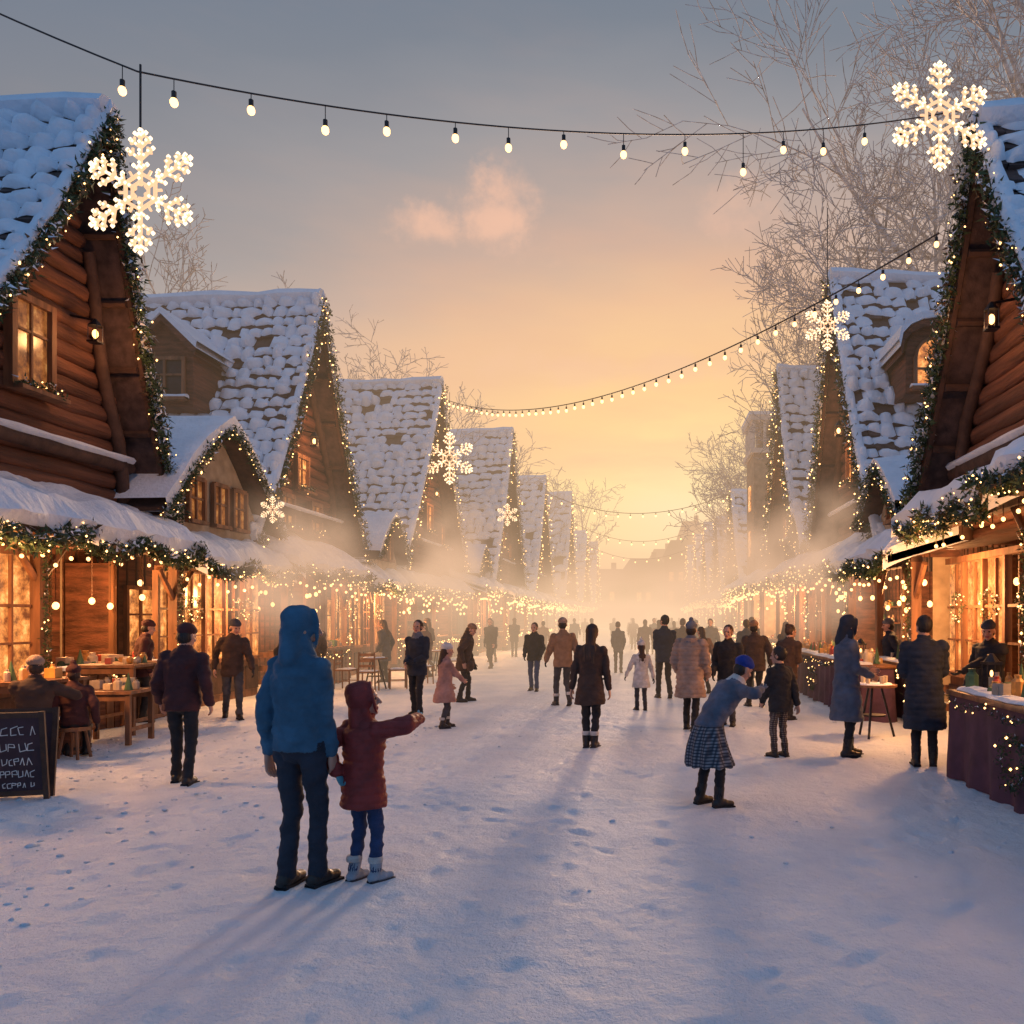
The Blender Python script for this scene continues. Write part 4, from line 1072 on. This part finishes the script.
# ------------------------------------------------------------ world
SUN_AZ=rad(2.7); SUN_EL=rad(8)
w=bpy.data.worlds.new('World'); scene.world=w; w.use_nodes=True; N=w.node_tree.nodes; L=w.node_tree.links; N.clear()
def math_(op,a,b=None):
    n=N.new('ShaderNodeMath'); n.operation=op
    for i,k in enumerate((a,b)):
        if k is None: continue
        if isinstance(k,(int,float)): n.inputs[i].default_value=k
        else: L.new(k,n.inputs[i])
    return n.outputs[0]
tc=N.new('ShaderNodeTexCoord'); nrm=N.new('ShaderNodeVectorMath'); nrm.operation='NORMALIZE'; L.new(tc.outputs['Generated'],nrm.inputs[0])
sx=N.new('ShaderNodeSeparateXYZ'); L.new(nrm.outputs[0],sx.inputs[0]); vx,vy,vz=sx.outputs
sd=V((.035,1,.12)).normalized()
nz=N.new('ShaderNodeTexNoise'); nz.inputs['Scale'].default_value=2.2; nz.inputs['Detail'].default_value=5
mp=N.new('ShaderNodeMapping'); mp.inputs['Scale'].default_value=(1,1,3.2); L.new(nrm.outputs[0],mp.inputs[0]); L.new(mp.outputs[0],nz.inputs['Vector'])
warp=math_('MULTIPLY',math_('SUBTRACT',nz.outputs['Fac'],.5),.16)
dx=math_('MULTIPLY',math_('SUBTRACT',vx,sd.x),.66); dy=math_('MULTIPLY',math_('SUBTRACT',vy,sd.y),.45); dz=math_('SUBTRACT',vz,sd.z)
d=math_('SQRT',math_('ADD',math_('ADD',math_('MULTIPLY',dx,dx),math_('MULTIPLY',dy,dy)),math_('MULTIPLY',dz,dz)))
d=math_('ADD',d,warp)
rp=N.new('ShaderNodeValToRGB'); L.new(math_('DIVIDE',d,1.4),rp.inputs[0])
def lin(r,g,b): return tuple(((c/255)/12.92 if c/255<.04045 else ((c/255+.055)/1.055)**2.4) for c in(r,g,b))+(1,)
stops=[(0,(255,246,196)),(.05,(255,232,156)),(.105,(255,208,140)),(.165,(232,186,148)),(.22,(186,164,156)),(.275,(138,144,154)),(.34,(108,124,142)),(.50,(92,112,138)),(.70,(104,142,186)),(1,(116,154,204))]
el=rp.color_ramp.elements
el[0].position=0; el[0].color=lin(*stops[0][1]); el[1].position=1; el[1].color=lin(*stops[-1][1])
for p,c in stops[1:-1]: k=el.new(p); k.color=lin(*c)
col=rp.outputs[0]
def mix(a,b,f):
    m=N.new('ShaderNodeMix'); m.data_type='RGBA'
    if isinstance(a,tuple): m.inputs['A'].default_value=a
    else: L.new(a,m.inputs['A'])
    if isinstance(b,tuple): m.inputs['B'].default_value=b
    else: L.new(b,m.inputs['B'])
    L.new(f,m.inputs['Factor']); return m.outputs['Result']
n2=N.new('ShaderNodeTexNoise'); n2.inputs['Scale'].default_value=3.0; n2.inputs['Detail'].default_value=8; n2.inputs['Roughness'].default_value=.55
mp2=N.new('ShaderNodeMapping'); mp2.inputs['Scale'].default_value=(1,1,4.5); mp2.inputs['Location'].default_value=(.7,0,.3); L.new(nrm.outputs[0],mp2.inputs[0]); L.new(mp2.outputs[0],n2.inputs['Vector'])
mr=N.new('ShaderNodeMapRange'); mr.inputs[1].default_value=.46; mr.inputs[2].default_value=.72; mr.inputs[3].default_value=0; mr.inputs[4].default_value=.6; L.new(n2.outputs['Fac'],mr.inputs[0])
near=N.new('ShaderNodeMapRange'); near.inputs[1].default_value=.1; near.inputs[2].default_value=.42; near.inputs[3].default_value=1; near.inputs[4].default_value=.12; L.new(d,near.inputs[0])
col=mix(col,lin(226,168,140),math_('MULTIPLY',mr.outputs[0],near.outputs[0]))
n3=N.new('ShaderNodeTexNoise'); n3.inputs['Scale'].default_value=16; n3.inputs['Detail'].default_value=8; n3.inputs['Roughness'].default_value=.6; L.new(nrm.outputs[0],n3.inputs['Vector'])
for (px,pz,sxx,szz,st) in((-.18,.46,.055,.028,.8),(-.25,.455,.035,.02,.7),(-.155,.475,.03,.028,.5),(.105,.49,.03,.025,.4),(-.03,.29,.12,.016,.3)):
    c=V((px,1,pz)).normalized()
    a=math_('DIVIDE',math_('SUBTRACT',vx,c.x),sxx); b=math_('DIVIDE',math_('SUBTRACT',vz,c.z),szz)
    q=math_('SQRT',math_('ADD',math_('MULTIPLY',a,a),math_('MULTIPLY',b,b)))
    q=math_('ADD',q,math_('MULTIPLY',math_('SUBTRACT',n3.outputs['Fac'],.5),4.2))
    m_=N.new('ShaderNodeMapRange'); m_.interpolation_type='SMOOTHSTEP'; m_.inputs[1].default_value=.1; m_.inputs[2].default_value=1.5; m_.inputs[3].default_value=st; m_.inputs[4].default_value=0; L.new(q,m_.inputs[0])
    fr=math_('GREATER_THAN',vy,0.0)
    col=mix(col,lin(238,188,164),math_('MULTIPLY',m_.outputs[0],fr))
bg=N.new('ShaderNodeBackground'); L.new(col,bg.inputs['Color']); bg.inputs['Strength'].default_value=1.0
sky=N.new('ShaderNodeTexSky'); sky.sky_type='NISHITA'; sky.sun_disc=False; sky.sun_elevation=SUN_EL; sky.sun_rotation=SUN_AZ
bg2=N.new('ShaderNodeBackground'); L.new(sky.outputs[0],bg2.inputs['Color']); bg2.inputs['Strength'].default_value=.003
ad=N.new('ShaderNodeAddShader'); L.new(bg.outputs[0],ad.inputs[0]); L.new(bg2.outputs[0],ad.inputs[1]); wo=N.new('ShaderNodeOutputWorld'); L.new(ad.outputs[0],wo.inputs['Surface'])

sl=bpy.data.lights.new('sun','SUN'); sl.energy=5.0; sl.angle=rad(7.0); sl.color=(1,.62,.38)
so=bpy.data.objects.new('sun',sl); COL.objects.link(so)
dirv=V((math.sin(SUN_AZ)*math.cos(SUN_EL),math.cos(SUN_AZ)*math.cos(SUN_EL),math.sin(SUN_EL)))
so.rotation_euler=dirv.to_track_quat('Z','Y').to_euler(); so.location=dirv*100

cam=bpy.data.cameras.new('camera'); co=bpy.data.objects.new('camera',cam); COL.objects.link(co)
co.location=(0,0,1.75); co.rotation_euler=(rad(90),0,0); cam.lens=30; cam.sensor_width=36; cam.shift_x=-.135; cam.shift_y=.1025; cam.clip_end=2000; cam.clip_start=.05
scene.camera=co
scene.view_settings.view_transform='Standard'; scene.view_settings.look='None'; scene.view_settings.exposure=0
